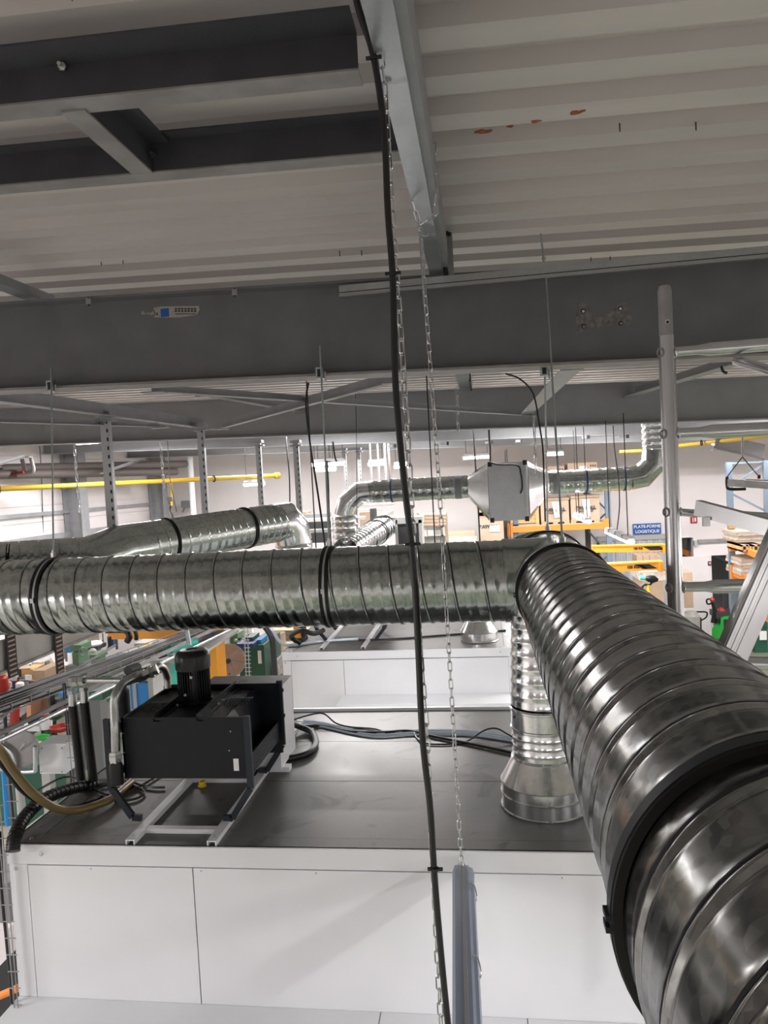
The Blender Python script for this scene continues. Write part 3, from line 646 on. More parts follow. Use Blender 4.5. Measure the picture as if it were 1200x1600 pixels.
cab = cabinet('big white machine cabinet in the foreground with dusty grey top', -2.50, .74, 3.385, 5.47, ZC, [y1, y2], [-1.51], (-2.50, 1.0, 2.7, 0))
MB().mm((-2.5, 5.47, 2.35), (.74, 5.50, ZC+.02)).build('rear_lip', 'white', cab)
for x_ in (-.6, .1): MB().mm((x_, 2.70, ZC-.812), (x_+.004, 3.384, ZC-.8095)).build('ledge_seam', 'seam', cab)
ZD = P(600, 1016, 8.6).z
cab2 = cabinet('second white machine cabinet behind the cross duct', -2.50, .33, 8.6, 11.0, ZD, [9.4, 10.2], [P(538, 1060, 8.6).x], (P(525, 1095, 8.2).x, .6, 8.2, P(600, 1093, 8.4).z))
# floor rails on the first cabinet
RLX = [PZ(211, 1312, ZC).x, PZ(338, 1312, ZC).x]
Cp = [(-.024, 0), (-.024, .026), (.024, .026), (.024, 0), (.018, 0), (.018, .020), (-.018, .020), (-.018, 0)]
for i, x in enumerate(RLX):
    t = thing('mounting_rail', ('left', 'right')[i]+' white mounting rail on the first cabinet under the fan unit', 'rail', (x, 4, ZC))
    MB().prof(Cp, (x, 3.39, ZC), (x, 5.2 if i else 4.75, ZC)).build('rail_profile', 'white', t, 0)
    MB().lathe((x, 3.43, ZC+.026), (0, 0, 1), [(0, .007), (.004, .007), (.004, .004), (.012, .004)], 8).build('screw', 'screw', t)
for i, yy in enumerate((3.53, 4.16)):
    t = tag(MB().mm((RLX[0]+.025, yy-.02, ZC), (RLX[1]-.025, yy+.02, ZC+.024)).build('cross_rail', 'white'), ('front', 'rear')[i]+' white cross rail between the two mounting rails', 'rail')
t = thing('plastic_stopper', 'yellow plastic cap lying on the cabinet under the fan unit', 'cap', PZ(316, 1226, ZC)); q = PZ(316, 1228, ZC)
MB().lathe(q, (0, 0, 1), [(0, .026), (.008, .026), (.008, .02), (.03, .019), (.03, .015), (.012, .015)], 24).build('cap', 'yellow', t)
# ---------------------------------------------------------------- fan unit
UX0, UX1 = -1.96, -1.275; UY0, UY1 = 3.62, 4.22; UZ0, UZ1 = 2.79, 3.105
t = thing('fan_unit', 'black blower unit with motor on top, on bent legs', 'machine', ((UX0+UX1)/2, (UY0+UY1)/2, ZC+.026))
def quad_plate(mb, pts, th, nrm):
    pts = [Vector(p) for p in pts]; n = Vector(nrm).normalized()*th; k = len(pts)
    return mb.add(pts+[p+n for p in pts], [tuple(range(k)), tuple(range(2*k-1, k-1, -1))]+[(i, (i+1) % k, k+(i+1) % k, k+i) for i in range(k)])
MB().mm((UX0, UY0, UZ0), (UX1, UY0+.012, UZ1)).mm((UX0, UY0, UZ0-.012), (UX1, UY0+.05, UZ0)).build('front_plate', 'blacksteel', t)
MB().mm((UX0, UY1-.012, UZ0-.1), (UX1+.02, UY1, UZ1+.01)).build('rear_plate', 'blacksteel', t)
MB().mm((UX0, UY0, UZ0), (UX0+.01, UY1, UZ1)).build('side_plate', 'blacksteel', t)
MB().mm((UX0, UY0+.012, UZ1-.03), (UX1-.13, UY1-.012, UZ1-.02)).build('top_plate', 'blacksteel', t)
quad_plate(MB(), [(UX1-.13, UY0+.012, UZ1-.02), (UX1-.13, UY1-.012, UZ1-.02), (UX1-.10, UY1-.012, UZ0+.02), (UX1-.10, UY0+.012, UZ0+.02)], .008, (-1, 0, 0)).build('inner_plate', 'blacksteel', t)
quad_plate(MB(), [(UX1-.13, UY0+.012, UZ1-.02), (UX1-.01, UY0+.012, UZ1-.05), (UX1-.13, UY0+.22, UZ1-.02)], .004, (0, 0, -1)).build('gusset', 'frame', t)
MB().bar((UX1+.0, UY0+.02, UZ0+.04), (UX1+.0, UY1-.02, UZ0+.04), .012, .11).build('side_rail', 'blacksteel', t)
mb = MB()
for i in range(40):
    for j in range(5): mb.mm((UX1+.0062, UY0+.04+i*.0132, UZ0-.005+j*.02), (UX1+.0072, UY0+.047+i*.0132, UZ0+.007+j*.02))
mb.build('perforation', 'frame', t, 0, kind='stuff')
MB().mm((UX0+.01, UY0+.05, UZ0-.006), (UX1-.01, UY1-.02, UZ0)).build('bottom_plate', 'blacksteel', t)
for k, x in enumerate((-1.76, -1.52)):
    MB().mm((x-.018, UY0, UZ1-.02), (x-.012, UY1+.02, UZ1+.02)).mm((x-.018, UY0, UZ1-.02), (x+.02, UY1+.02, UZ1-.014)).build('angle_bar', 'blacksteel', t)
    for y in (UY0+.02, UY0+.26, UY0+.33): MB().lathe((x+.006, y, UZ1-.014), (0, 0, 1), [(0, .009), (.006, .009), (.008, .005)], 8).build('bolt', 'screw', t)
for cx, cy in ((-1.86, 3.86), (-1.41, 3.93)):     # coil-like guards
    for k in range(9):
        x = cx-.06+k*.016; MB().tube([(x-.012, cy-.05, UZ1-.018), (x, cy-.02, UZ1+.004), (x+.004, cy+.02, UZ1+.004), (x-.006, cy+.05, UZ1-.018)], .0035, 6).build('guard_wire', 'frame', t)
for (x, z) in ((360, 1143), (358, 1173), (192, 1146), (194, 1176)): MB().lathe(P(x, z, UY0), (0, -1, 0), [(0, .004), (.002, .003)], 8).build('rivet', 'screw', t)
q = P(369, 1195, UY0-.003); MB().mm(q-V(.014, 0, .032), q+V(.014, .002, .032)).build('paper_tag', 'paper', t)
# motor
MXc, MYc = -1.678, 3.95; z0 = UZ1-.005
mo = MB(); prof = [(0, .10), (.012, .10), (.012, .075), (.20, .075)]
body_ = mo.lathe((MXc, MYc, z0), (0, 0, 1), prof, 40).build('motor_body', 'motor', t)
fin = None
for k in range(36):
    a = 2*math.pi*k/36; c, s = math.cos(a), math.sin(a)
    b = MB().bar((MXc+c*.083, MYc+s*.083, z0+.014), (MXc+c*.083, MYc+s*.083, z0+.185), .018, .003, (-s, c, 0)); b.build('cooling_fin', 'motor', body_, 0)
MB().lathe((MXc, MYc, z0+.185), (0, 0, 1), [(0, .098), (.072, .100), (.092, .094), (.104, .080), (.108, .06), (.108, 0.03), (.104, .03)], 48).build('motor_cowl', 'motor', body_)
for dx_, z in ((.02, .15), (-.02, .05)): MB().mm((MXc+dx_, MYc-.105, z0+z), (MXc+dx_+.014, MYc-.09, z0+z+.014)).build('motor_bolt', 'pipe', body_)
# bent legs
def leg(y, x0, s, z_top):
    pts = [(x0, z_top), (x0, ZC+.20), (x0+s*.11, ZC+.04), (x0+s*.16, ZC+.036)]
    mb = MB(); w = .034
    for i in range(3):
        (xa, za), (xb, zb) = pts[i], pts[i+1]; mb.bar((xa, y, za), (xb, y, zb), .012 if False else .02, w, (s*(zb-za), 0, -(xb-xa)*s) if i else (1, 0, 0))
    mb.build('leg', 'frame', t, 0)
leg(UY0-.012, UX0-.075, 1, UZ1); MB().mm((UX0-.08, UY0-.012, UZ0+.02), (UX0, UY0+.01, UZ0+.06)).mm((UX0-.08, UY0-.012, UZ1-.06), (UX0, UY0+.01, UZ1-.02)).build('leg_bracket', 'blacksteel', t); leg(UY0-.012, UX1+.015, -1, UZ1+.01)
leg(UY1+.01, UX0-.015, 1, UZ1); leg(UY1+.012, UX1+.015, -1, UZ1+.02)
for (x, y, z) in ((UX1+.0, UY0-.025, UZ1-.05), (UX1+.0, UY0-.025, UZ0+.08), (UX1+.01, UY1-.0, UZ1-.04), (UX1+.01, UY1-.0, UZ0+.12)): MB().lathe((x+.02, y+.012, z), (1, 0, 0), [(0, .012), (.008, .012)], 6).build('bolt', 'ink', t)
# white box behind it
t = thing('control_box', 'white sheet-metal box standing behind the black blower unit', 'box', (-1.55, 4.45, ZC))
MB().mm((-1.82, 4.27, ZC+.03), (-1.29, 4.62, 3.05)).build('casing', 'white', t)
MB().mm((-1.82, 4.27, 3.05), (-1.29, 4.62, 3.052)).build('lid', 'top', t)
MB().mm((-1.40, 4.30, ZC), (-1.25, 4.36, ZC+.03)).mm((-1.80, 4.30, ZC), (-1.70, 4.36, ZC+.03)).build('foot', 'white', t)
# hydraulic pipes left of the unit
t = thing('hydraulic_pipework', 'plated steel hydraulic pipe bent over the left of the blower unit', 'pipework', P(180, 1190, 3.76))
MB().tube(smoothpath(pl(((181, 1178, 3.57), (180, 1140, 3.57), (178, 1105, 3.6), (181, 1085, 3.62), (190, 1070, 3.68), (205, 1060, 3.74), (216, 1055, 3.8)))), .0235, 16).build('bent_pipe', 'pipe', t)
q = P(180, 1181, 3.57); MB().lathe(q+V(0, 0, -.035), (0, 0, 1), [(0, .03), (.02, .036), (.04, .036), (.042, .033), (.06, .033)], 6).build('union_nut', 'screw', t)
MB().lathe(q+V(0, 0, -.15), (0, 0, 1), [(0, .035), (.1, .035), (.12, .028)], 16).build('hose_cuff', 'rubber', t)
MB().tube(pl(((122, 1063, 4.0), (190, 1063, 3.97))), .018, 14).build('cross_pipe', 'pipe', t)
for (x, y) in ((119, 1064), (191, 1062), (128, 1063)): q = P(x, y, 3.985); MB().lathe(q-V(.016, 0, 0), (1, 0, 0), [(0, .03), (.032, .03)], 6).build('pipe_nut', 'pipe', t)
MB().tube(pl(((196, 1064, 3.97), (225, 1053, 3.98), (240, 1046, 4.0))), [.03, .034, .03], 10).build('valve_block', 'trim_steel', t)
q = P(222, 1056, 3.82); MB().lathe(q-V(.03, 0, .01), (1, .3, .35), [(0, .033), (.05, .033), (.05, .028), (.075, .028)], 6).build('union_nut', 'pipe', t)
q = P(238, 1048, 3.88); MB().lathe(q-V(.02, 0, .01), (1, .3, .35), [(0, .034), (.022, .034), (.022, .026), (.05, .03)], 8).build('flange_nut', 'screw', t)
MB().tube(smoothpath(pl(((240, 1046, 4.0), (248, 1041, 4.05), (256, 1045, 4.1), (261, 1058, 4.15), (262, 1075, 4.15)))), .021, 14).build('arched_pipe', 'pipe', t)
MB().tube(pl(((200, 1048, 4.1), (215, 1043, 4.2))), .03, 10).build('filter_head', 'trim_steel', t)
MB().lathe(P(193, 1140, 4.15), (0, 0, 1), [(0, .05), (.24, .05), (.26, .035)], 20).build('filter_canister', 'ink', t)
for (xa, ya, xb, yb, l) in ((114, 1102, 127, 1222, 'left'), (132, 1097, 146, 1220, 'right')):
    tt_ = thing('hydraulic_hose', f'{l} of two upright black hydraulic hoses beside the blower unit', 'hose', P(xb, yb, 4.05))
    MB().tube(pl(((xa, ya, 4.03), (xb, yb, 4.05))), .0265, 14).build('hose', 'rubber', tt_)
    MB().tube(pl(((xa, ya, 4.03), (xa-1, ya-24, 4.03))), .024, 14).build('ferrule', 'screw', tt_)
    q = P(xa-1, ya-18, 4.03); MB().lathe(q, (0, 0, 1), [(0, .029), (.02, .029)], 6).build('hose_nut', 'pipe', tt_)
    q = P(xa-1, ya-36, 4.03); MB().lathe(q, (0, 0, 1), [(-.02, .022), (.03, .022)], 8).build('elbow_fitting', 'pipe', tt_)
# hoses and cables on and beside the cabinet
hose('hydraulic_hose', 'brown-gold hose drooping from the left edge onto the cabinet', 'hose', pl(((-40, 1120, 3.2), (0, 1172, 3.25), (22, 1205, 3.35), (52, 1240, 3.45), (86, 1262, 3.55), (118, 1266, 3.65), (150, 1258, 3.75), (175, 1247, 3.85), (205, 1222, 4.1))), .022, 'brownhose', n=12)
hose('black_hose', 'black hose running just under the brown-gold one', 'hose', pl(((-40, 1150, 3.3), (5, 1198, 3.35), (35, 1236, 3.45), (70, 1255, 3.6), (110, 1262, 3.75), (150, 1250, 3.9), (200, 1228, 4.2))), .013, 'rubber')
hose('corrugated_hose', 'thick black corrugated hose curling down the cabinet corner', 'hose', pl(((20, 1330, 3.3), (24, 1305, 3.35), (40, 1275, 3.5), (70, 1248, 3.7), (110, 1233, 3.9), (150, 1226, 4.1), (200, 1222, 4.3), (260, 1216, 4.5))), .033, 'rubber', n=12)
q = MB(); cp = smoothpath(pl(((20, 1330, 3.3), (24, 1305, 3.35), (40, 1275, 3.5), (70, 1248, 3.7), (110, 1233, 3.9), (150, 1226, 4.1))), 12)
for a, b in zip(cp[:-1:2], cp[1::2]): q.lathe(a, b-a, [(0, .036), (.004, .036)], 12)
q.build('hose_rib', 'cable', bpy.data.objects['corrugated_hose'], kind='stuff')
hose('grey_conduit', 'grey conduit arching behind the brown hose beside the cabinet', 'hose', pl(((70, 1250, 4.2), (95, 1236, 4.3), (130, 1226, 4.4), (160, 1218, 4.4), (200, 1205, 4.4))), .02, 'pipe')
for i, pts in enumerate((((130, 1240, 4.0), (190, 1235, 4.1), (225, 1248, 4.0), (215, 1262, 3.9), (180, 1262, 3.85)), ((180, 1222, 4.3), (215, 1236, 4.1), (240, 1242, 4.05), (258, 1241, 4.05)), ((60, 1252, 4.0), (110, 1240, 4.2), (165, 1250, 3.95), (205, 1240, 4.0), (260, 1225, 4.3)))):
    hose('thin_cable', ('thin black cable looped on the cabinet near the brown hose', 'thin black cable ending between the left bent leg and rail', 'thin black cable running under the blower unit')[i], 'cable', [V(p.x, p.y, max(p.z, ZC+.01)) for p in pl(pts)], .007)
zc = ZC+.012
def onTop(seq, r=.01, z=ZC): return [PZ(x, y, z+r+h) for x, y, h in seq]
hose('black_hose', 'black hose loop lying beside the white control box', 'hose', onTop(((400, 1190, 0), (440, 1187, 0), (478, 1178, 0), (493, 1163, 0), (488, 1145, 0), (470, 1136, .02), (452, 1130, .1)), .022), .022, 'rubber', n=10)
hose('thin_cable', 'thin dark cable arching from the control box across the cabinet', 'cable', onTop(((455, 1126, .02), (480, 1118, .05), (505, 1115, .07), (525, 1130, .02), (548, 1136, 0), (585, 1139, 0), (605, 1146, 0)), .006), .006)
hose('thin_cable', 'black cable running right across the cabinet under the power cable', 'cable', onTop(((455, 1135, .05), (500, 1134, 0), (550, 1143, 0), (600, 1144, 0), (640, 1142, 0), (680, 1151, 0), (740, 1163, 0), (800, 1176, 0), (860, 1190, 0)), .01), .010)
hose('thin_cable', 'thin cable rising in a small arch left of the flared cone', 'cable', onTop(((645, 1142, 0), (660, 1160, 0), (700, 1163, 0), (730, 1158, .0), (755, 1142, .04), (775, 1138, .06), (795, 1148, .03), (815, 1160, 0)), .006), .006)
for k in range(3): hose('pale_tube', ('lowest', 'middle', 'uppermost')[k]+' of three pale blue air tubes lying across the first cabinet', 'tube', onTop([(x, y+k*3-4, 0) for x, y in ((452, 1128), (500, 1133), (550, 1144), (590, 1149), (640, 1146), (690, 1145), (740, 1147), (790, 1154), (850, 1165))], .007), .0075, 'clear')
# things on the second cabinet
t = thing('vertical_duct', 'small flared duct cone on the second cabinet', 'duct', (P(749, 998, 8.95).x, 9.05, ZD)); q = ORG[t]
MB().lathe(q, (0, 0, 1), [(0, .232), (.008, .238), (.015, .232), (.11, .228), (.118, .234), (.125, .228), (.24, .165), (.25, .17), (.26, .158), (1.1, .158)], 48).build('cone', 'duct_bright', t)
t = thing('blower_stand', 'dark bent blower legs on the second cabinet below the cross duct', 'stand', (P(550, 1000, 9.1).x, 9.1, ZD))
xa = P(515, 1000, 9.1).x; xb = P(590, 1000, 9.1).x
for y in (9.05, 9.7):
    for xx, s in ((xa-.16, 1), (xb+.12, -1)):
        m_ = MB(); m_.bar((xx, y, ZD+.6), (xx, y, ZD+.20), .03, .04, (1, 0, 0)); m_.bar((xx, y, ZD+.20), (xx+s*.13, y, ZD+.04), .03, .04, (0, 0, 1)); m_.build('leg', 'frame', t, 0)
MB().mm((xa-.1, 9.0, ZD+.3), (xb+.1, 9.7, ZD+.6)).build('blower_case', 'blacksteel', t)
for x in (P(510, 1005, 9).x, P(573, 1005, 9).x): tag(MB().prof(Cp, (x, 8.7, ZD), (x, 10.4, ZD)).build('mounting_rail', 'white'), 'white mounting rail on the second cabinet, '+('left' if x < -1.65 else 'right')+' one', 'rail')
hose('pale_tube', 'pale blue air tube on the second cabinet, left end', 'tube', onTop(((425, 985, .2), (440, 1005, .02), (460, 1008, 0), (500, 1002, 0), (560, 998, 0)), .02, ZD), .02, 'clear')
hose('thin_cable', 'dark cable lying across the second cabinet', 'cable', onTop(((560, 1000, 0), (620, 998, 0), (700, 992, 0), (790, 985, 0)), .012, ZD), .012)
hose('thin_cable', 'black cables curling at the left of the second cabinet top', 'cable', onTop(((470, 1006, 0), (455, 995, .1), (470, 985, .3), (490, 990, .25), (505, 985, .2)), .03, ZD), .03, 'rubber')
hose('riser_cable', 'bundle of black cables down the left corner of the second cabinet', 'cable', pl(((405, 970, 8.2), (418, 985, 8.2), (425, 1000, 8.2), (428, 1030, 8.2), (431, 1075, 8.2))), .035)
# ================================================================ LUMINAIRES OF THE HALL
def batten(label, c, length, along='y', w=.09, power=LAMP_W, wires=None, group=None):
    c = Vector(c); t = thing('batten_luminaire', label, 'luminaire', c-V(0, 0, .05), group)
    d = V(0, 1, 0) if along == 'y' else V(1, 0, 0); a = c-d*length/2; b = c+d*length/2; k = w/.09
    MB().prof([(-.045*k, -.01*k), (-.045*k, .01*k), (-.03*k, .04*k), (.03*k, .04*k), (.045*k, .01*k), (.045*k, -.01*k)], a, b).build('housing', 'housing2', t, 25)
    MB().prof([(-.04*k, -.011*k), (-.035*k, -.04*k), (0, -.052*k), (.035*k, -.04*k), (.04*k, -.011*k)], a-d*.01, b+d*.01).build('diffuser', 'tube', t, 40)
    for s in (-.3, 0, .3):
        MB().mm(c+d*length*s-V(.05*k, .012, .02*k), c+d*length*s+V(.05*k, .012, .045*k)).build('clip', 'screw', t)
    if not wires: wires = max(.1, roofz(5.62, c.x)-c.z)
    if wires:
        for s in (-.4, .4): MB().tube([c+d*length*s+V(0, 0, .04), c+d*length*s+V(0, 0, wires)], .006, 6).build('suspension_wire', 'cable', t)
    if power:
        l = area('batten_light', c-V(0, 0, .07), .07 if along == 'y' else length, length if along == 'y' else .07, power); l['label'] = 'light of a batten'
    return t
batten('lit batten luminaire hanging nearest the blue sign', (1.66, 9.3, 3.47), 1.5, wires=1.45)
batten('lit batten luminaire in front of the pallet-rack cartons', (1.55, 11.75, 3.55), 1.5, wires=1.4)
batten('lit batten hidden behind the cross duct, above the rear of the first cabinet', (-1.0, 6.7, 3.42), 1.4, 'x', wires=2.2, power=LAMP_W*.9)
batten('lit batten seen end-on low left of the wooden crate', P(797, 853, 11.5), .9, wires=1.5, power=10)
batten('small lit lamp high above the filter box', P(745, 712, 14), .5, 'x', power=10, w=.1)
batten('lit batten high on the far wall above the second carton', P(866, 706, 14), .30, 'x', power=8, w=.12)
batten('lit batten hanging below the yellow pipe end', P(397, 754, 15), .42, 'x', power=10, w=.12)
for i, (x, y, l) in enumerate(((503, 722, .42), (526, 721, .36), (509, 730, .42))):
    batten('lit batten of the bright trio behind the slim rod, '+('left', 'right', 'lowest')[i]+' one', P(x, y, 16), l, 'x', power=10, w=.16)
batten('lit batten right of the bright trio', P(588, 722, 16), .34, 'x', power=10, w=.14)
batten('two-ended lit lamp just behind the black power cable', P(627, 726, 16), .3, 'x', power=6, w=.13)
batten('lit batten high by the yellow pipe at right', P(1132, 690, 15.5), .45, 'x', power=10, w=.10)
for (x, y) in ((-4.6, 1.5), (-6.4, 4.4), (3.6, 1.2), (4.6, 4.0), (-.2, -3.0), (-3.4, -3.2), (3.4, -3.2), (1.6, -.8), (-7.2, -1), (7.6, 4), (7.8, 9)):  # unseen battens added behind and beside the camera for lighting
    batten('lit batten luminaire outside the picture', (x, y, 3.6), 1.5, power=LAMP_W*1.6, wires=roofz(2.02, x)-.0, group='added battens outside the picture')
for (x, y) in ((-6.2, 12.0), (-2.6, 12.0), (1.2, 12.0), (5.4, 12.0), (-5.0, 15.2), (-1.5, 15.2), (2.6, 15.2), (6.4, 15.2)):  # hidden battens added to brighten the far wall, floor and shelves
    batten('lit batten luminaire mounted up between the far roof beams', (x, y, 5.25), 1.5, 'x', power=LAMP_W*2.7, wires=roofz(.40, x), group='added battens between the far roof beams')
# ================================================================ ROOF BRACING BETWEEN THE BEAMS
def brace(label, p, q, w=.09, h=.09, m='brace', name='roof_brace', cat='brace', lshape=True):
    t = thing(name, label, cat, (Vector(p)+Vector(q))/2)
    pr = [(-w/2, -h/2), (w/2, -h/2), (w/2, -h/2+.008), (-w/2+.008, -h/2+.008), (-w/2+.008, h/2), (-w/2, h/2)]
    MB().prof(pr, p, q).build('angle_profile', m, t, 0)
    for e in (Vector(p), Vector(q)): MB().mm(e-V(.09, .06, h/2+.01), e+V(.09, .06, -h/2+.002)).build('gusset_plate', 'brace', t)
    return t
def cb(x, y, z=5.22): return PZ(x, y, z)
brace('left roof brace running from the near beam to the second beam', cb(-60, 607, 5.12), cb(322, 662, 5.12), .10, .13)
brace('long thin roof brace from upper left across to the middle', cb(240, 606, 5.18), cb(828, 646, 5.10), .08, .07)
brace('roof brace rising rightward from the left strut head', cb(345, 664, 5.12), cb(615, 588, 5.12), .07, .10)
brace('wide pale roof brace beside the rear tee rod', cb(825, 641, 5.12), cb(892, 572, 5.12), .17, .06)
brace('dark roof brace behind the scaffold pole', cb(985, 612, 5.30), cb(1150, 560, 5.30), .16, .12, 'beam2')
brace('thin roof brace near the left edge under the second beam', cb(-20, 655, 5.0), cb(250, 664, 5.0), .06, .05)
brace('pale roof brace seen between the beams left of the slim rod', cb(320, 612, 5.35), cb(470, 640, 5.35), .10, .08, 'beam2')
brace('far roof brace under the beams at the right edge', P(1120, 690, 15), P(1196, 706, 15), .2, .3, 'beam2')
brace('low diagonal brace by the side wall at far left', P(-10, 727, 10), P(40, 712, 11.5), .05, .05)
brace('diagonal brace below the beams near the second wall column', P(165, 737, 13.5), P(222, 717, 15), .05, .05)
t = thing('roof_purlin', 'short purlin under the deck left of the drooping thin cable', 'purlin', cb(728, 605, 5.5))
MB().bar(cb(722, 586, 5.50), cb(731, 619, 5.50), .16, .03).build('profile', 'galv', t); MB().bar(cb(734, 588, 5.52), cb(738, 619, 5.52), .02, .12).build('cable_run', 'cable', t)
t = thing('roof_purlin', 'purlin with dark cable seen right of the scaffold pole top', 'purlin', cb(1060, 590, 5.4))
MB().bar(cb(1000, 613, 5.45), cb(1135, 572, 5.45), .05, .03, (0, 0, 1)).build('cable_run', 'cable', t)
hose('thin_cable', 'thin black cable hanging from the right brace', 'cable', pl(((1127, 572, 7.5), (1130, 580, 7.5), (1136, 583, 7.5))), .014)
# beam clips and junction boxes on far beams
for (x, y, Y, l) in ((613, 698, 12.9, 'left of the near power cable line'), (695, 694, 12.9, 'above the cross duct middle'), (764, 692, 12.9, 'above the filter box left edge'), (812, 690, 12.9, 'above the filter box right edge'), (915, 684, 12.9, 'above the right duct run'), (976, 683, 12.9, 'left of the riser duct'), (448, 590, 8.0, 'on the thin roof brace')):
    q = P(x, y, Y); t = thing('beam_clip', 'small steel clip box under a far beam '+l, 'clip', q)
    MB().mm(q-V(.07, .03, .01), q+V(.01, .03, .03)).build('clip', 'mid_grey', t); MB().mm(q+V(.03, -.03, -.02), q+V(.07, .03, .04)).build('box', 'ink', t)
# hanging struts
def strut(label, x0, y0, x1, y1, Y, w, d=.05):
    a = PZ(x0, y0, Y) if Y > 0 else None
    Y = a.y; b = P(x1, y1, Y); b.x = a.x; t = thing('hanging_strut', label, 'strut', b)
    MB().prof([(-w/2, -d/2), (w/2, -d/2), (w/2, d/2), (w/2-.006, d/2), (w/2-.006, -d/2+.006), (-w/2+.006, -d/2+.006), (-w/2+.006, d/2), (-w/2, d/2)], b, a, (0, 1, 0)).build('channel', 'galv', t, 0)
    mb = MB(); z = b.z+.03
    while z < a.z-.06: mb.mm((a.x+w*.18, Y-d/2-.003, z), (a.x+w*.36, Y-d/2-.001, z+.035)); z += .085
    mb.build('slots', 'ink', t, 0, kind='stuff')
    MB().mm(a-V(w*1.1, .05, .07), a+V(w*1.1, .05, -.05)).mm(a-V(w*.9, .07, .02), a+V(w*.9, .07, .02)).build('head_plate', 'brace', t)
    return t
strut('slotted steel strut hanging at left in front of the first wall column', 164, 648, 172, 830, 5.08, .09)
strut('slotted steel strut hanging left of the rear duct clamp', 313, 664, 321, 812, 5.08, .08)
strut('slim strut hanging left of the rear duct elbow', 403, 690, 409, 800, 4.98, .08)
strut('pale strut with wide head right of the rear duct elbow', 462, 690, 468, 850, 4.96, .085)
strut('far slim strut just right of the bright trio of lamps', 538, 702, 541, 768, 4.96, .055)
strut('far slim strut between the trio and the next lamp', 560, 701, 563, 766, 4.96, .065)
for i, (x, w_) in enumerate(((580, .03), (592, .03), (603, .035), (609, .035))):
    tag(MB().tube([V(P(x, 740, 15.5).x, 15.5, roofz(5.65, P(x, 740, 15.5).x)), V(P(x, 740, 15.5).x, 15.5, P(x, 762, 15.5).z)], w_*.8, 8).build('drop_pole', 'galv' if i < 3 else 'pipebrown'), ('leftmost', 'second', 'third', 'rightmost, brownish')[i]+' of four thin drop poles left of the power cable', 'pole')
a, b = P(298, 707, 17), P(303, 812, 17)
tag(MB().tube([V(b.x, 17, 0), V(b.x, 17, a.z)], .07, 16).build('white_post', 'signwhite'), 'bright white round post on the far wall above the rear duct', 'post')
# thin cables hanging in the middle distance
hc = [(((482, 598, 6.5), (478, 630, 6.5), (484, 690, 6.5), (495, 760, 6.5), (503, 815, 6.5), (509, 860, 6.5)), .009, 'dark cable with ties hanging left of the middle rod'),
      (((790, 584, 8), (812, 592, 8), (833, 615, 8), (842, 660, 8), (848, 700, 8), (850, 750, 8), (852, 815, 8)), .010, 'black cable drooping from the beam beside the rear tee rod'),
      (((510, 720, 9), (512, 760, 9), (513, 800, 9), (516, 850, 9)), .02, 'thick dark cable behind the middle rod'),
      (((448, 700, 12), (452, 740, 12), (453, 786, 12)), .012, 'thin wire above the rear duct end'),
      (((740, 677, 11), (742, 712, 11), (745, 760, 11), (748, 808, 11), (750, 850, 11)), .012, 'grey cord passing left of the filter box'),
      (((765, 690, 12), (766, 700, 12), (766, 730, 12)), .018, 'short black cable above the filter box'),
      (((958, 665, 9.6), (960, 700, 9.8), (966, 745, 9.9), (968, 790, 9.9), (964, 828, 9.9)), .007, 'thin cable down to the batten by the blue sign'),
      (((900, 688, 12), (902, 740, 12), (905, 805, 12)), .008, 'thin cord down to the batten before the cartons'),
      (((520, 690, 10), (523, 712, 10), (526, 722, 10)), .012, 'short curved cable above the bright trio'),
      (((555, 600, 9), (557, 690, 9), (558, 850, 9)), .004, 'hair-thin wire right of the middle rod'),
      (((62, 700, 13), (65, 745, 13), (68, 850, 13)), .008, 'thin wire hanging at the far left'),
      (((262, 695, 13), (266, 750, 13), (276, 800, 13)), .008, 'thin wire left of the white post')]
for pts, r, l in hc:
    w_ = pl(pts)
    if w_[0].y > 10.4: w_ = [V(w_[0].x, w_[0].y, roofz(5.70, w_[0].x)), V(w_[0].x, w_[0].y, w_[0].z+.2)]+w_
    hose('hanging_cable', l, 'cable', w_, r, n=6, k=4)
for (a, b, l) in (((714, 612, 8.5), (716, 674, 8.5), 'fine chain hanging left of the drooping thin cable'), ((834, 645, 9.5), (837, 735, 9.5), 'fine chain hanging right of the wide pale brace'), ((251, 698, 11), (256, 760, 11), 'fine chain hanging to the yellow pipe at left'), ((116, 698, 11), (124, 800, 11), 'fine chain hanging before the first wall column')):
    chain(l, [P(*a), P(*b)], pitch=.10, L=.12, w=.03, r=.006)
# ---------------------------------------------------------------- pipes at the left
def pipe(name, label, pts, r, m, cat='pipe', n=12): return tag(MB().tube(pts, r, n).build(name, m), label, cat)
gp = thing('gas_pipe', 'yellow gas pipe running along the left with a small drop valve', 'pipe', P(200, 760, 12))
ga, gb = P(0, 764, 11.5), P(436, 743, 15.5)
MB().tube([ga, gb], .045, 12).build('pipe', 'gasyellow', gp)
MB().lathe(ga, ga-gb, [(0, .07), (.12, .07)], 12).build('end_cap', 'pipebrown', gp); MB().lathe(gb, gb-ga, [(-.1, .07), (0, .07)], 12).build('end_flange', 'gasyellow', gp)
for s in (.35, .72): q = ga.lerp(gb, s); MB().ring(q, gb-ga, .06, .015, 16, 6).build('hanger_ring', 'ink', gp)
MB().tube(pl(((262, 752, 14), (267, 754, 14), (268, 770, 14), (268, 790, 14))), .025, 8).build('drop_pipe', 'gasyellow', gp)
MB().mm(P(266, 780, 14)-V(.05, .04, .04), P(266, 780, 14)+V(.05, .04, .04)).build('valve', 'pipebrown', gp)
hose('flexible_hose', 'thin black hose curling below the yellow drop valve', 'hose', pl(((267, 786, 14), (266, 796, 14), (270, 806, 14), (273, 825, 14))), .02)
gq = thing('gas_pipe', 'yellow gas pipe running under the beams at the right edge', 'pipe', P(1100, 685, 15))
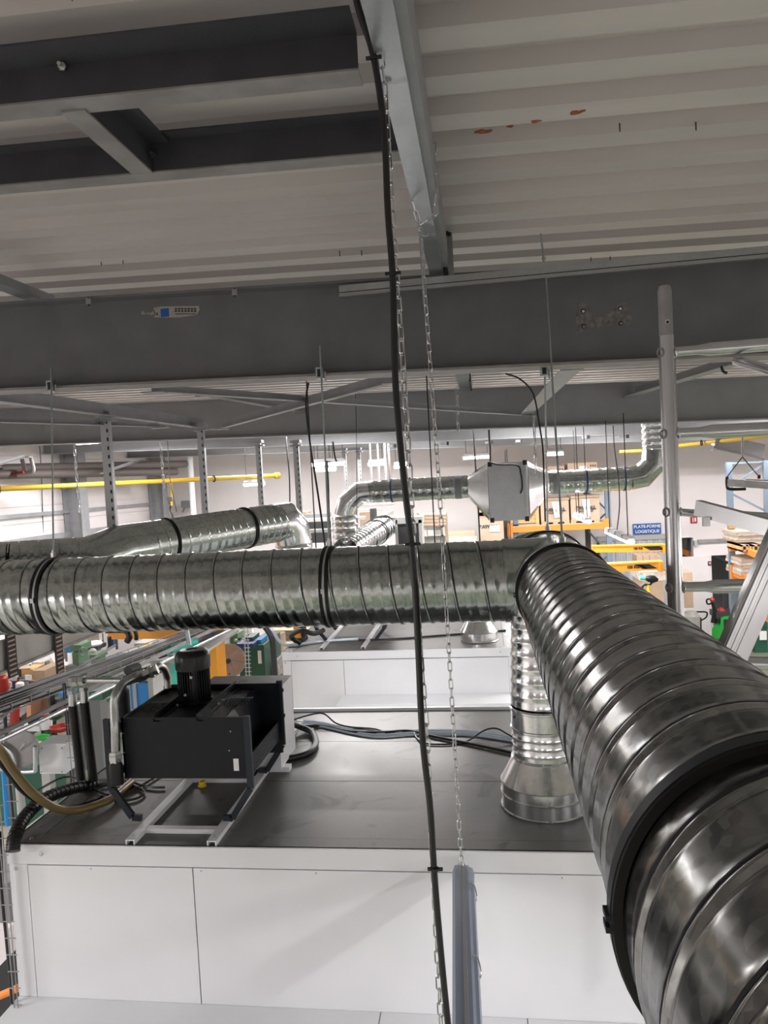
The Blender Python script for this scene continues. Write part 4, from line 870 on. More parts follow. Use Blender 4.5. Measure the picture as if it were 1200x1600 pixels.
MB().tube([P(968, 706, 16), P(1030, 703, 16)], .035, 8).build('pipe', 'gasyellow', gq); MB().tube([P(1055, 697, 16), P(1230, 678, 14)], .04, 10).build('pipe', 'gasyellow', gq)
for x, y in ((1096, 692), (1130, 688), (1162, 685)): MB().ring(P(x, y, 15.4), (1, 0, 0), .05, .015, 14, 6).build('hanger_ring', 'ink', gq)
pipe('dark_pipe', 'upper dark insulated pipe crossing in front of the left wall', [P(-20, 733, 11.6), P(290, 725, 16.2)], .085, 'pipebrown')
pipe('dark_pipe', 'lower dark insulated pipe crossing in front of the left wall', [P(-20, 742, 11.3), P(275, 737, 16.0)], .08, 'pipebrown')
for i, (x, y) in enumerate(((34, 716), (48, 714))):
    t = thing('valve_pipe', ('left', 'right')[i]+' of two grey bent pipes with red levers at far left', 'pipe', P(x, y+20, 11.8))
    MB().tube(smoothpath(pl(((x, y, 11.8), (x+3, y+12, 11.8), (x+4, y+22, 11.8), (x-4, y+25, 11.8), (x-14, y+25, 11.8))), 4), .035, 10).build('pipe', 'flange_steel', t)
    MB().mm(P(x-14, y+24, 11.7)-V(.12, .02, .02), P(x-14, y+24, 11.7)+V(.04, .02, .02)).build('lever', 'red', t)
t = thing('wall_lamp', 'small lamp on an arm on the far wall left of the white post', 'lamp', P(292, 790, 18.6)); q = P(292, 788, 18.5)
MB().mm(q-V(.12, .1, .1), q+V(.12, .1, .1)).build('head', 'mid_grey', t); MB().tube([q, P(285, 800, 18.8)], .02, 8).build('arm', 'mid_grey', t)
# ================================================================ SCAFFOLD AT THE RIGHT
SY = 2.6; SX = .646
t = thing('scaffold', 'aluminium scaffold frame with upright post and rungs at right', 'scaffold', (SX, SY, 2.9))
pz = lambda y: P(1040, y, SY).z
MB().lathe((SX, SY, 2.2), (0, 0, 1), [(0, .0265), (pz(525)-2.2, .0265)], 32).build('upright_tube', 'alu', t)
MB().lathe((SX, SY, pz(527)), (0, 0, 1), [(0, .0265), (.004, .0225), (pz(455)-pz(527), .0225), (pz(447)-pz(527), .018)], 28).build('spigot', 'flange_steel', t)
for yy in (505,): q = V(SX, SY-.022, pz(yy)); MB().lathe(q, (0, -1, 0), [(0, .007), (.002, .007)], 16).build('spigot_hole', 'paper', t); MB().lathe(q+V(0, -.002, -.001), (0, -1, 0), [(0, .0052), (.001, .0052)], 14).build('hole_dark', 'ink', t)
def rung(y0, x1, y1, r=.022, Y2=2.6):
    a = V(SX, SY, pz(y0)); c = P(x1, y1, Y2); d = (c-a); 
    m_ = a + d*.17; n_ = a + d*.24
    MB().tube([a, m_, m_+(n_-m_)*.3, n_, c], [r*.72, r*.72, r*.8, r, r], 20).build('rung', 'alu', t)
    MB().ring(a+V(.024, 0, 0), (1, .1, .05), r*.8, .004, 20, 6).build('weld', 'alu', t)
    MB().ring(a+V(-.024, -.012, 0), (1, .5, 0), .014, .003, 20, 6).build('sleeve_rim', 'flange_steel', t)
rung(551, 1330, 528); rung(678, 1330, 664, .024); rung(800, 1330, 818, .018)
rung(918, 1330, 912, .024)
MB().tube([P(1128, 1035, 2.6), P(1330, 1040, 2.6)], .024, 20).build('rung', 'alu', t)
tb = thing('scaffold_beam', 'square aluminium beam sloping down to the right edge', 'scaffold', P(1150, 810, 2.4))
MB().bar(P(1090, 793, 2.55), P(1340, 862, 2.15), .03, .05).build('beam', 'alu', tb)
MB().mm(P(1103, 808, 2.5)-V(.010, .01, .03), P(1103, 808, 2.5)+V(.010, .01, .0)).build('hook', 'alu', tb)
tb = thing('scaffold_brace', 'round aluminium brace sloping down at the top right edge', 'scaffold', P(1180, 575, 2.6))
MB().tube([P(1150, 563, 2.62), P(1340, 618, 2.2)], .016, 16).build('tube', 'alu', tb)
tb = thing('scaffold_ladder_rail', 'flat ribbed aluminium rail slanting down beside the big duct', 'scaffold', P(1150, 1010, 2.2))
a, b = P(1118, 1078, 2.3), P(1262, 750, 2.3)
d = (b-a).normalized()
pr = [(-.046, -.022), (-.046, .022), (-.004, .022), (-.002, .019), (.004, .019), (.006, .022), (.016, .022), (.018, .019), (.024, .019), (.026, .022), (.034, .022), (.036, .019), (.042, .022), (.046, .018), (.046, -.022)]
MB().prof([(-x*.9, y) for x, y in pr], a, b, (0, -1, 0)).build('rail', 'alu', tb, 0)
MB().bar(P(1128, 1032, 2.27), P(1136, 1016, 2.27), .03, .004, (0, -1, 0)).build('label', 'light_grey', tb)
# ================================================================ BACK WALL, RACKS AND GOODS (right)
t = thing('wall_sign', 'blue sign with white lettering on the far wall', 'sign', P(1011, 826, FW-.03))
o = fb(MB(), 989, 818, 1033, 834.5, FW-.03, .028).build('panel', 'signblue', t); t = o
s = 18.85/1140
text('PLATE-FORME', P(1011, 822.6, FW-.034), s*6.2, 'signwhite', t, bold=.002); text('LOGISTIQUE', P(1011.5, 830.4, FW-.034), s*6.2, 'signwhite', t, bold=.002)
for (x0, y0, x1, y1, l) in ((1079, 807.5, 1089.5, 817.5, 'small red and white fire sign on the far wall'), (1106, 877, 1111.5, 884, 'small red and white sign beside the doorway')):
    t = thing('fire_sign', l, 'sign', P((x0+x1)/2, y1, FW-.03)); fb(MB(), x0, y0, x1, y1, FW-.03, .028).build('panel', 'red', t)
    fb(MB(), x0+(x1-x0)*.30, y0+1.5, x0+(x1-x0)*.42, y1-1.5, FW-.034, .003).build('pictogram', 'signwhite', t)
    fb(MB(), x0+(x1-x0)*.6, y0+1.5, x0+(x1-x0)*.8, y1-2.5, FW-.034, .003).build('pictogram', 'signwhite', t)
t = thing('wall_conduit', 'grey conduit with a small junction box on the wall above the doorway', 'conduit', P(1090, 850, FW)); MB().bar(P(1090, 846, FW-.05), P(1155, 843, FW-.05), .05, .08).build('duct', 'flange_steel', t); fb(MB(), 1085, 845, 1090, 853, FW-.1, .1).build('junction_box', 'light_grey', t)
# strip curtain in the opening and boxes before it
t = thing('strip_curtain', 'transparent grey strip curtain in the opening below the blue sign', 'curtain', P(985, 870, FW-.1))
nst = 14; xa, xb = P(936, 860, FW).x, P(1052, 850, FW).x
for k in range(nst):
    x0 = xa+(xb-xa)*k/nst; MB().mm((x0+.005, FW-.06-(k % 2)*.02, .1), (x0+(xb-xa)/nst*1.08, FW-.05-(k % 2)*.02, ctz+.05)).build('strip', 'strip', t)
MB().mm((xa-.05, FW-.1, ctz), (xb+.05, FW-.02, ctz+.12)).build('rail', 'light_grey', t)
# carton pallet before curtain
def carton(label, x0, y0, x1, y1, Y, d=.6, m='card', group=None, tape=True, name='carton'):
    a = P((x0+x1)/2, y1, Y); t = thing(name, label, 'box', (a.x, Y+d/2, a.z), group)
    fb(MB(), x0, y0, x1, y1, Y, d).build('box', m, t, 0)
    if tape: xm = (x0+x1)/2; fb(MB(), xm-.8, y0-.1, xm+.8, y0+2.2, Y-.004, d+.008).build('tape', 'card2', t, 0)
    return t
k = 0
for j, y in enumerate((868, 877)):
    for i, x in enumerate((995, 1005, 1015, 1024)):
        carton(('upper' if j == 0 else 'lower')+' row, '+('leftmost', 'second', 'third', 'rightmost')[i]+' small carton behind the orange jib arms', x, y, x+9.4, y+8.6, 17.0, .5, 'card')
carton('large brown carton stack wrapped in film left of the scaffold post', 1006, 907, 1037, 955, 14.8, 1.0, 'card', tape=False, name='wrapped_pallet')
tag(fb(MB(), 1000, 893, 1040, 907, 14.9, .9).build('film_wrap', 'film'), 'crumpled stretch film over the carton stack', 'film')
carton('brown carton right behind the scaffold post', 1056, 913, 1083, 950, 16.2, .8, 'card', tape=False)
carton('brown carton with flat top above the scaffold rung', 1050, 895, 1082, 908, 16.6, .8, 'card2')
# jib cranes
def jib(label, x0, y0, x1, y1, h, Y, tx, tsize):
    t = thing('jib_arm', label, 'crane', P((x0+x1)/2, (y0+y1)/2, Y)); s = Y/1140*h
    a, b = P(x0, y0, Y), P(x1, y1, Y); MB().bar(a, b, .16, s).build('arm', 'orange', t)
    MB().bar(a+V(0, 0, s/2), b+V(0, 0, s/2), .20, .02).build('top_flange', 'orange', t)
    MB().mm(b-V(.06, .12, s/2+.03), b+V(.0, .12, s/2)).build('end_stop', 'orange', t)
    d = (b-a).normalized()
    for k in range(4):
        c = a.lerp(b, tx+.13+k*.055)+V(0, -.083, 0)
        MB().add([c+d*(-.09)+V(0, 0, s*.3), c+d*(.0)+V(0, 0, s*.3), c+d*(.13)+V(0, 0, -s*.3), c+d*.04+V(0, 0, -s*.3)]+[c+d*(-.09)+V(0, .003, s*.3), c+d*(.0)+V(0, .003, s*.3), c+d*(.13)+V(0, .003, -s*.3), c+d*.04+V(0, .003, -s*.3)], [(0,1,2,3),(7,6,5,4),(0,4,5,1),(1,5,6,2),(2,6,7,3),(3,7,4,0)]).build('hazard_stripe', 'ink', t, 0)
    text('125 KG', a.lerp(b, tx)+V(0, -.084, 0), tsize, 'ink', t, bold=.004)
    return t
jib('upper orange jib crane arm with black hazard stripes, below the blue sign', 925, 858, 1039, 855.5, 9.5, 13.5, .62, .05)
jib('lower orange jib crane arm with black hazard stripes', 950, 887, 1034, 883, 12, 12.0, .45, .06)
t = thing('hand_controller', 'black hand winch controller with teal grip below the lower jib arm', 'tool', P(1015, 905, 9))
MB().lathe(P(1000, 902.5, 9), P(1010, 904, 9)-P(1000, 902.5, 9), [(0, .022), (.06, .026), (.065, .022)], 12).build('grip', 'teal', t)
MB().tube(pl(((1007, 903, 9), (1014, 904, 9), (1022, 905, 9), (1028, 906, 9))), [.02, .042, .046, .02], 12).build('body', 'rubber', t)
MB().tube(smoothpath(pl(((1020, 909, 9), (1014, 914, 9), (1006, 914, 9), (1002, 921, 9)))), .014, 8).build('trigger_guard', 'rubber', t)
MB().tube(pl(((1013, 914, 9), (1014, 925, 9))), .02, 8).build('hook', 'yellow', t)
# pallet rack with cartons (middle)
t = thing('pallet_rack', 'orange beam pallet rack carrying the labelled cartons', 'rack', P(870, 900, 17.5))
YR = 17.4
for (x0, x1, l) in ((796, 801, 0), (940, 949, 0)):
    a = P((x0+x1)/2+2, 700, YR).x; MB().mm((a-.06, YR, 0), (a+.06, YR+.1, P(945, 765, YR).z)).build('upright', 'rackblue', t)
    MB().mm((a-.06-.35, YR+.9, 0), (a-.35+.06, YR+1.0, P(945, 765, YR).z)).build('upright', 'dark', t)
    q = MB(); z = .3
    while z < 4: q.bar((a, YR+.05, z), (a-.35, YR+.95, z+.5), .03, .03); q.bar((a, YR+.05, z+1.0), (a-.35, YR+.95, z+.5), .03, .03); z += 1.0
    q.build('lattice', 'rackblue', t)
A, B = P(797, 828, YR-.05), P(947, 821, YR-.05)
MB().bar(A, B, .06, .13).build('beam', 'rackorange', t); MB().bar(A+V(0, 1, 0), B+V(0, 1, 0), .06, .13).build('beam', 'rackorange', t)
MB().bar(A+V(0, .5, .075), B+V(0, .5, .075), 1.0, .02, (0, 0, 1)).build('deck_board', 'light_grey', t)
for q in (A, B): MB().mm(q-V(.06, .04, .16), q+V(.06, .04, .16)).build('connector', 'rackorange', t)
def pallet(label, x0, x1, y, Y, d=.9):
    a, b = P(x0, y, Y), P(x1, y, Y); t = thing('wooden_pallet', label, 'pallet', ((a.x+b.x)/2, Y+d/2, a.z-.13)); z = (a.z+b.z)/2
    for k in range(3):
        x = a.x+(b.x-a.x-.12)*k/2; MB().mm((x, Y, z-.11), (x+.12, Y+d, z-.03)).build('block', 'palletwood', t)
    for k in range(5): MB().mm((a.x, Y+k*d/4.6, z-.03), (b.x, Y+k*d/4.6+.11, z)).build('slat', 'palletwood', t)
    MB().mm((a.x, Y, z-.13), (b.x, Y+.1, z-.11)).build('slat', 'palletwood', t)
    return t
pallet('wooden pallet under the left labelled carton', 846, 890, 814, YR)
pallet('wooden pallet under the right labelled carton', 892, 937, 812, YR)
pallet('wooden pallet under the pine crate', 798, 843, 819, YR)
def bigcarton(label, x0, y0, x1, y1, tx):
    t = carton(label, x0, y0, x1, y1, YR+.02, .85, 'card2', tape=False, name='labelled_carton')
    fb(MB(), x0-.5, y0-.5, x1+.5, y0+3, YR+.0, .9).build('lid', 'card', t, 0)
    c = P((x0+x1)/2+1, (y0+y1)/2-1, YR-.005); s_ = YR/1140
    text('RAYWALL', c, s_*6.4, 'navyink', t, bold=.008); text('POWER SERIES', c-V(0, 0, s_*5), s_*3.2, 'navyink', t, bold=.002)
    a = [P(tx, y0+5.5, YR-.012), P(tx+12, y0+4.8, YR-.012), P(tx+13, y0+21, YR-.012), P(tx+14, y1-8, YR-.012), P(tx+4.5, y1-6.5, YR-.012), P(tx+3, y0+20, YR-.012)]
    MB().add(a+[v+V(0, .006, 0) for v in a], [tuple(range(6)), tuple(range(11, 5, -1))]+[(i, (i+1) % 6, 6+(i+1) % 6, 6+i) for i in range(6)]).build('paper_sheet', 'paper', t, 0)
    fb(MB(), tx+5.5, y0+16, tx+8, y0+21, YR-.016, .003).build('sheet_window', 'card', t)
    return t
bigcarton('left of two big labelled cartons on the rack', 845, 779, 889, 816, 862)
bigcarton('right of two big labelled cartons on the rack', 892, 775, 937, 814, 909)
for i, (x0, y0, x1, y1) in enumerate(((841, 729, 882, 745), (887, 723, 933, 742))):
    t = carton('carton seen above the far duct, '+('left', 'right')[i]+' one, on the upper level', x0, y0, x1, y1, YR+.2, .7, 'card2')
    for k in range(3): fb(MB(), x1-11+k*3.4, y0+3, x1-9+k*3.4, y0+6, YR+.194, .006).build('print_mark', 'navyink', t)
    fb(MB(), x0+18, y0+5, x0+29, y0+12, YR+.194, .006).build('paper_label', 'paper', t)
# pine crate
t = thing('pine_crate', 'pine board crate with corner battens on the rack', 'crate', P(820, 816, YR))
for k in range(5): fb(MB(), 797, 787+k*6.2, 842, 792.8+k*6.2, YR+.03, .7).build('plank', 'wood', t, 0)
for x in (797, 837): fb(MB(), x, 786, x+5, 818, YR, .03).build('corner_batten', 'wood', t, 0)
tag(fb(MB(), 843, 779, 847, 816, YR+.1, .6).build('gap_panel', 'dark'), 'narrow dark gap panel right of the pine crate', 'panel')  # dark panel filling the gap between crate and carton
# cartons left of the rack
t = carton('tall carton stack with white sheet left of the pine crate', 750, 809, 787, 845, YR-.4, .8, 'card2', tape=False, name='labelled_carton')
text('RAYWALL', P(764, 823, YR-.405), YR/1140*6, 'navyink', t, bold=.008); fb(MB(), 765, 821, 781, 831, YR-.42, .01).build('paper_sheet', 'paper', t)
t = carton('carton with slots and black marks under the filter box', 747, 800, 786, 809, YR-.4, .8, 'card', tape=False)
for k in range(3): fb(MB(), 775+k*3.2, 803.5, 777+k*3.2, 806.5, YR-.406, .006).build('print_mark', 'ink', t)
pallet('pallet lying on top of the slotted carton', 747, 785, 797, YR-.4, .8)
carton('carton behind the filter box bottom edge', 744, 780, 778, 793, YR-.3, .7, 'card')
tag(fb(MB(), 787, 791, 793, 845, YR+.1, .3).build('rack_post', 'pipebrown'), 'brown post between the carton stack and the pine crate', 'post')
tag(fb(MB(), 700, 838, 745, 846, YR-1, .8).build('film_bundle', 'film'), 'flat wrapped bundle just above the cross duct left of the cartons', 'bundle')
tag(fb(MB(), 700, 832, 742, 838, YR-1, .8).build('flat_carton', 'card2'), 'flat carton on the wrapped bundle above the cross duct', 'box')
# card rolls in the middle
t0 = None
for k in range(4):
    y = 805+k*5.2; a = P(656, y, 15); b = P(697, y-1, 15)
    t = tag(MB().tube([a, b], .042, 14).build('card_roll', 'card2'), ('topmost', 'second', 'third', 'lowest')[k]+' of four brown rolls racked above the cross duct', 'roll')
t = thing('roll_rack', 'white rack holding the brown rolls, papers below', 'rack', P(675, 850, 15.1))
fb(MB(), 652, 801, 657, 850, 15.15, .5).build('post', 'light_grey', t); fb(MB(), 695, 801, 698, 850, 15.15, .5).build('post', 'card', t)
for k, (x0, y0, x1, y1, m) in enumerate(((660, 821, 667, 838, 'paper'), (668, 821, 678, 835, 'paper'), (680, 822, 690, 836, 'light_grey'))): fb(MB(), x0, y0, x1, y1, 15.1, .3).build('paper_stack', m, t)
fb(MB(), 652, 838, 700, 852, 15.3, .5).build('shelf', 'light_grey', t)
# light machinery in the middle left
t = thing('gantry', 'light grey beams and dark gear of a machine behind the middle rod', 'machine', P(500, 850, 12.5))
for (x0, y0, x1, y1, Y) in ((470, 809, 570, 814, 12.4), (468, 827, 532, 832, 12.2), (560, 788, 615, 791, 14), (550, 796, 597, 799, 13.6)): fb(MB(), x0, y0, x1, y1, Y, .15).build('beam', 'light_grey', t)
for (x0, y0, x1, y1, m) in ((475, 803, 512, 809, 'mid_grey'), (476, 815, 512, 827, 'dark'), (485, 833, 512, 848, 'dark'), (578, 795, 585, 812, 'dark'), (466, 833, 480, 850, 'light_grey')): fb(MB(), x0, y0, x1, y1, 12.9, .3).build('gear_box', m, t)
carton('carton behind the pale far duct', 562, 800, 580, 822, 15.4, .5, 'card')
carton('carton at the right of the rear duct elbow', 462, 800, 478, 808, 15.4, .5, 'card')
t = thing('duct_rail', 'thin grey rail slanting above the pale slanting duct', 'rail', P(590, 820, 12)); MB().bar(P(548, 838, 11), P(613, 800, 13), .05, .08).build('rail', 'light_grey', t); 
hose('thin_cable', 'thick black cable draped over the pale slanting duct', 'cable', pl(((560, 828, 12), (585, 811, 12.2), (600, 807, 12.4), (612, 811, 12.5))), .03)
# ---------------------------------------------------------------- right rack with wrapped bundles
YK = 15.6
t = thing('pallet_rack', 'tall blue-grey and orange rack at the right edge', 'rack', P(1146, 960, YK))
for x, top in ((1144, 722), (1202, 718)):
    a = P(x, 850, YK).x; MB().mm((a-.055, YK, 0), (a+.055, YK+.09, P(x, top, YK).z)).build('upright', 'rackblue', t)
ax, bx = P(1144, 850, YK).x, P(1202, 850, YK).x
for (y0, y1) in ((762, 723), (724, 721), (770, 800), (815, 850)): MB().bar((ax, YK+.05, P(1144, y0, YK).z), (bx, YK+.05, P(1202, y1, YK).z), .03, .035).build('lattice_bar', 'rackblue', t)
for (xa, ya, xb, yb) in ((1145, 852, 1225, 884), (1147, 895, 1225, 930), (1185, 960, 1240, 985)):
    MB().bar(P(xa, ya, YK-.05), P(xb, yb, YK-2.2), .05, .12).build('beam', 'rackorange', t)
    q = P(xa, ya, YK-.05); MB().mm(q-V(.065, .04, .12), q+V(.065, .04, .16)).build('connector', 'rackorange', t)
q = P(1144, 818, YK-.03); MB().mm(q-V(.06, .02, .1), q+V(.06, .02, .1)).build('connector', 'rackorange', t)
def bundle(label, x0, y0, x1, y1, Y, d=.9):
    a, b = P(x0, y1, Y), P(x1, y0, Y); t = thing('wrapped_bundle', label, 'bundle', ((a.x+b.x)/2, Y+d/2, a.z)); n = 5; h = (b.z-a.z)/n
    for k in range(n):
        o_ = .03*math.sin(k*2.1+x0); MB().mm((a.x+o_, Y+abs(o_), a.z+k*h), (b.x+o_*.5, Y+d, a.z+(k+.9)*h)).build('sheet_layer', 'film' if k % 2 else 'card2', t, 0)
    return t
bundle('upper bundle of film-wrapped board on the right rack', 1153, 829, 1202, 848, YK-.6); bundle('second film-wrapped bundle low on the right rack', 1160, 872, 1202, 900, YK-.6); bundle('third film-wrapped bundle by the slanting rail at the right edge', 1190, 925, 1230, 960, YK-.9)
for i, x in enumerate((1158, 1176)):
    a, b = P(x, 862, YK-.8), P(x+16, 851, YK-.8); t = thing('wooden_box_pallet', ('left', 'right')[i]+' open wooden frame pallet under the upper wrapped bundle', 'pallet', (a.x, YK-.8, a.z))
    for (z0, z1) in ((a.z, a.z+.03), (b.z-.03, b.z)): MB().mm((a.x, YK-.8, z0), (b.x, YK, z1)).build('board', 'card2', t)
    for xx in (a.x, b.x-.04, (a.x+b.x)/2): MB().mm((xx, YK-.8, a.z), (xx+.04, YK, b.z)).build('block', 'wood', t)
# hanging grey profile with wire sling
t = thing('hanging_profile', 'grey rail hung on a wire sling near the right edge', 'rail', P(1170, 760, 11))
MB().bar(P(1139, 754, 11), P(1260, 762, 10.2), .08, .10).build('profile', 'flange_steel', t); MB().bar(P(1164, 750, 11.2), P(1240, 753, 11.2), .08, .03).build('profile', 'flange_steel', t)
for (x, y) in ((1136, 745), (1186, 745)): MB().tube([P(1160, 714, 11), P(x, y, 11)], .008, 6).build('sling_wire', 'cable', t)
MB().tube([P(1160, 681, 11), P(1160, 714, 11)], .015, 6).build('chain_drop', 'flange_steel', t)
MB().tube(smoothpath(pl(((1136, 745, 11), (1136, 758, 11), (1140, 764, 11), (1165, 764, 11))), 5), .022, 8).build('black_hook', 'rubber', t); MB().tube(pl(((1186, 742, 11), (1186, 748, 11))), .022, 8).build('black_grip', 'rubber', t)
# green tow tractor
t = thing('tow_tractor', 'lime-green electric stacker truck with tiller on the workshop floor', 'truck', PZ(1140, 1010, 0))
q = PZ(1140, 1012, 0); X0, Y0 = q.x, q.y; s = Y0/1140
def tp(px, py, d=0): return P(px, py, Y0+d)
a, b = tp(1108, 1004), tp(1134, 968)
hood = [(1108, 983), (1112, 977), (1121, 978), (1122, 966), (1128, 964), (1148, 964), (1148, 1003), (1131, 1008), (1124, 1000), (1116, 998), (1112, 1000), (1108, 996)]
pts = [tp(*h_)+V(.06, 0, 0) for h_ in hood]; n = len(pts)
MB().add(pts+[p+V(.22, .45, 0) for p in pts], [tuple(range(n)), tuple(range(2*n-1, n-1, -1))]+[(i, (i+1) % n, n+(i+1) % n, n+i) for i in range(n)]).build('hood', 'green', t, 25)
fb(MB(), 1132, 968, 1152, 1006, Y0-.03, .6).build('battery_cover', 'ink', t)
MB().lathe(tp(1118, 1005, .05), (0, 1, 0), [(0, .07), (.25, .07)], 16).build('drive_wheel', 'rubber', t)
MB().lathe(tp(1132, 1012, .05), (0, 1, 0), [(0, .06), (.5, .06)], 16).build('load_wheel', 'rubber', t)
MB().tube(pl(((1115, 973, Y0+.2), (1117, 955, Y0+.2), (1113, 940, Y0+.2))), [.07, .05, .035], 10).build('tiller', 'rubber', t)
MB().tube(smoothpath([tp(*w_, .2) for w_ in ((1113, 942), (1106, 944), (1104, 938), (1108, 936), (1115, 937))], 4), .02, 8).build('tiller_loop', 'rubber', t)
MB().lathe(tp(1113, 937, .15), (0, 0, 1), [(-.05, .05), (0, .06), (.05, .03)], 12).build('tiller_head', 'red', t)
MB().lathe(tp(1127, 955, .3), (0, 0, 1), [(-.08, .10), (.02, .10), (.09, .03)], 14).build('red_cover', 'red', t)
fb(MB(), 1119, 957, 1150, 966, Y0+.1, .5).build('deck', 'dark', t); fb(MB(), 1131, 925, 1150, 960, Y0+.8, .06).build('mast', 'dark', t)
fb(MB(), 1139, 927, 1148, 953, Y0+.75, .04).build('mast_shield', 'mid_grey', t)
t = thing('pallet_truck', 'black hand pallet truck handle standing before the white wall', 'truck', tp(1095, 1000, .4))
yy = Y0+.4; MB().tube([P(1095, 1005, yy), P(1094, 965, yy)], .03, 10).build('shaft', 'rubber', t)
MB().tube(smoothpath([P(*w_, yy) for w_ in ((1094, 970), (1085, 965), (1083, 958), (1087, 956), (1094, 956), (1101, 956), (1105, 958), (1103, 965), (1094, 970))], 3), .018, 8).build('loop_handle', 'rubber', t)
MB().mm(P(1095, 1005, yy)-V(.25, 0, .3), P(1095, 1005, yy)+V(.25, .9, -.18)).build('forks', 'rackorange', t)
q = PZ(1173, 1016, 0); t = thing('red_drum', 'red upright cylinder between the truck and the green bins', 'drum', q); MB().lathe(q, (0, 0, 1), [(0, .095), (.02, .10), (.66, .095), (.68, .06)], 20).build('drum', 'red', t)
for i, x in enumerate((1190, 1212)):
    q = PZ(x, 1020, 0); t = thing('green_bin', ('left', 'right')[i]+' dark green plastic crate under the right rack', 'bin', q)
    MB().add([(q.x-.13, q.y, 0), (q.x+.13, q.y, 0), (q.x+.13, q.y+.6, 0), (q.x-.13, q.y+.6, 0), (q.x-.155, q.y-.05, .66), (q.x+.155, q.y-.05, .66), (q.x+.155, q.y+.65, .66), (q.x-.155, q.y+.65, .66)], [(0,3,2,1),(0,1,5,4),(1,2,6,5),(2,3,7,6),(3,0,4,7)]).build('tub', 'dkgreen', t, 0)
    MB().mm((q.x-.165, q.y-.07, .62), (q.x+.165, q.y-.04, .68)).mm((q.x-.165, q.y-.07, .62), (q.x-.145, q.y+.67, .68)).build('rim', 'dkgreen', t); MB().mm((q.x-.05, q.y-.055, .3), (q.x+.1, q.y-.045, .5)).build('paper_label', 'paper', t)
    for k in range(4): MB().mm((q.x-.12+k*.06, q.y+.1, .55), (q.x-.08+k*.06, q.y+.3, .72)).build('dark_part', 'dark', t)
tag(MB().mm((q.x-.9, q.y-1.0, 0.0), (q.x-.85, q.y+1.5, .004)).build('floor_line', 'gasyellow'), 'yellow line painted on the green floor at right', 'marking')
a, b = PZ(1158, 1018, 0), PZ(1171, 1030, 0); c = PZ(1200, 1045, 0)
tag(MB().bar(a+V(0, 0, .003), c+V(0, 0, .003), .07, .005).build('floor_line', 'gasyellow'), 'yellow diagonal line painted on the floor beside the ladder rail', 'marking')
tag(fb(MB(), 1150, 975, 1172, 1008, Y0+.9, .6).build('dark_cart', 'dark'), 'dark cart between the green truck and the red drum', 'cart')
# doorway interior
t = thing('inner_rack', 'dark storage rack seen inside the doorway', 'rack', (dX0+.4, FW+1.2, 0))
for x in (dX0+.25, dX0+.9, dX0+1.5): MB().mm((x, FW+1.2, 0), (x+.1, FW+1.3, 2.6)).build('upright', 'rackblue', t)
MB().bar((dX0+.1, FW+1.25, 2.0), (dX0+1.6, FW+1.25, 1.3), .05, .05).build('lattice_bar', 'rackblue', t); MB().bar((dX0+.1, FW+1.25, .7), (dX0+1.6, FW+1.25, 1.5), .05, .05).build('lattice_bar', 'rackblue', t)
t = thing('opening_rack', 'orange rack beam and wrapped goods seen in the narrow opening', 'rack', P(1070, 870, 19.3))
MB().bar(P(1050, 855, 19.6), P(1085, 868, 19.4), .08, .14).build('beam', 'rackorange', t); fb(MB(), 1077, 838, 1081, 925, 19.4, .1).build('upright', 'rackblue', t)
for (x0, y0, x1, y1, m) in ((1056, 838, 1075, 858, 'film'), (1056, 872, 1066, 890, 'card'), (1066, 880, 1077, 892, 'card')): fb(MB(), x0, y0, x1, y1, 19.8, .4).build('goods', m, t, 0)
q = PZ(1080, 960, 0); tag(MB().lathe((P(1078, 935, 17).x, 17, 0), (0, 0, 1), [(0, .18), (.9, .2), (1.0, .12)], 16).build('pale_bin', 'light_grey'), 'pale bin against the wall edge behind the scaffold post', 'bin')
struct(MB().mm((dX0-1.02, FW-.03, 0), (dX0-.05, FW-.005, 2.0)).build('door_1', 'wall'))
MB().lathe((dX0-.5, FW-.03, 1.25), (0, -1, 0), [(0, .05), (.03, .05)], 12).build('door_handle', 'ink', bpy.data.objects['door_1'])
# ================================================================ LEFT WORKSHOP
# galvanised hood panels running along the workshop
t = thing('sheet_hood', 'long galvanised sheet panel slanting below the cross duct at far left', 'panel', (-4.5, 7.5, 2.6))
def pxq(x, y): return PX(x, y, -4.5)
zt_, zb_ = 2.98, 2.70
MB().mm((-4.5, 4.8, 2.72), (-4.47, 9.6, 3.0)).build('sheet', 'light_grey', t)
MB().mm((-4.52, 4.8, 2.70), (-4.44, 9.6, 2.725)).build('edge_rail', 'flange_steel', t)
for (x) in (17, 92):
    q = PX(x, 1010, -4.4); mb = MB(); MB().mm((-4.44, q.y-.02, q.z-.30), (-4.43, q.y+.12, q.z+.2)).build('perforated_post', 'ink', t)
    for k in range(10): MB().mm((-4.428, q.y-.0, q.z-.28+k*.045), (-4.426, q.y+.10, q.z-.265+k*.045)).build('slot', 'card', t)
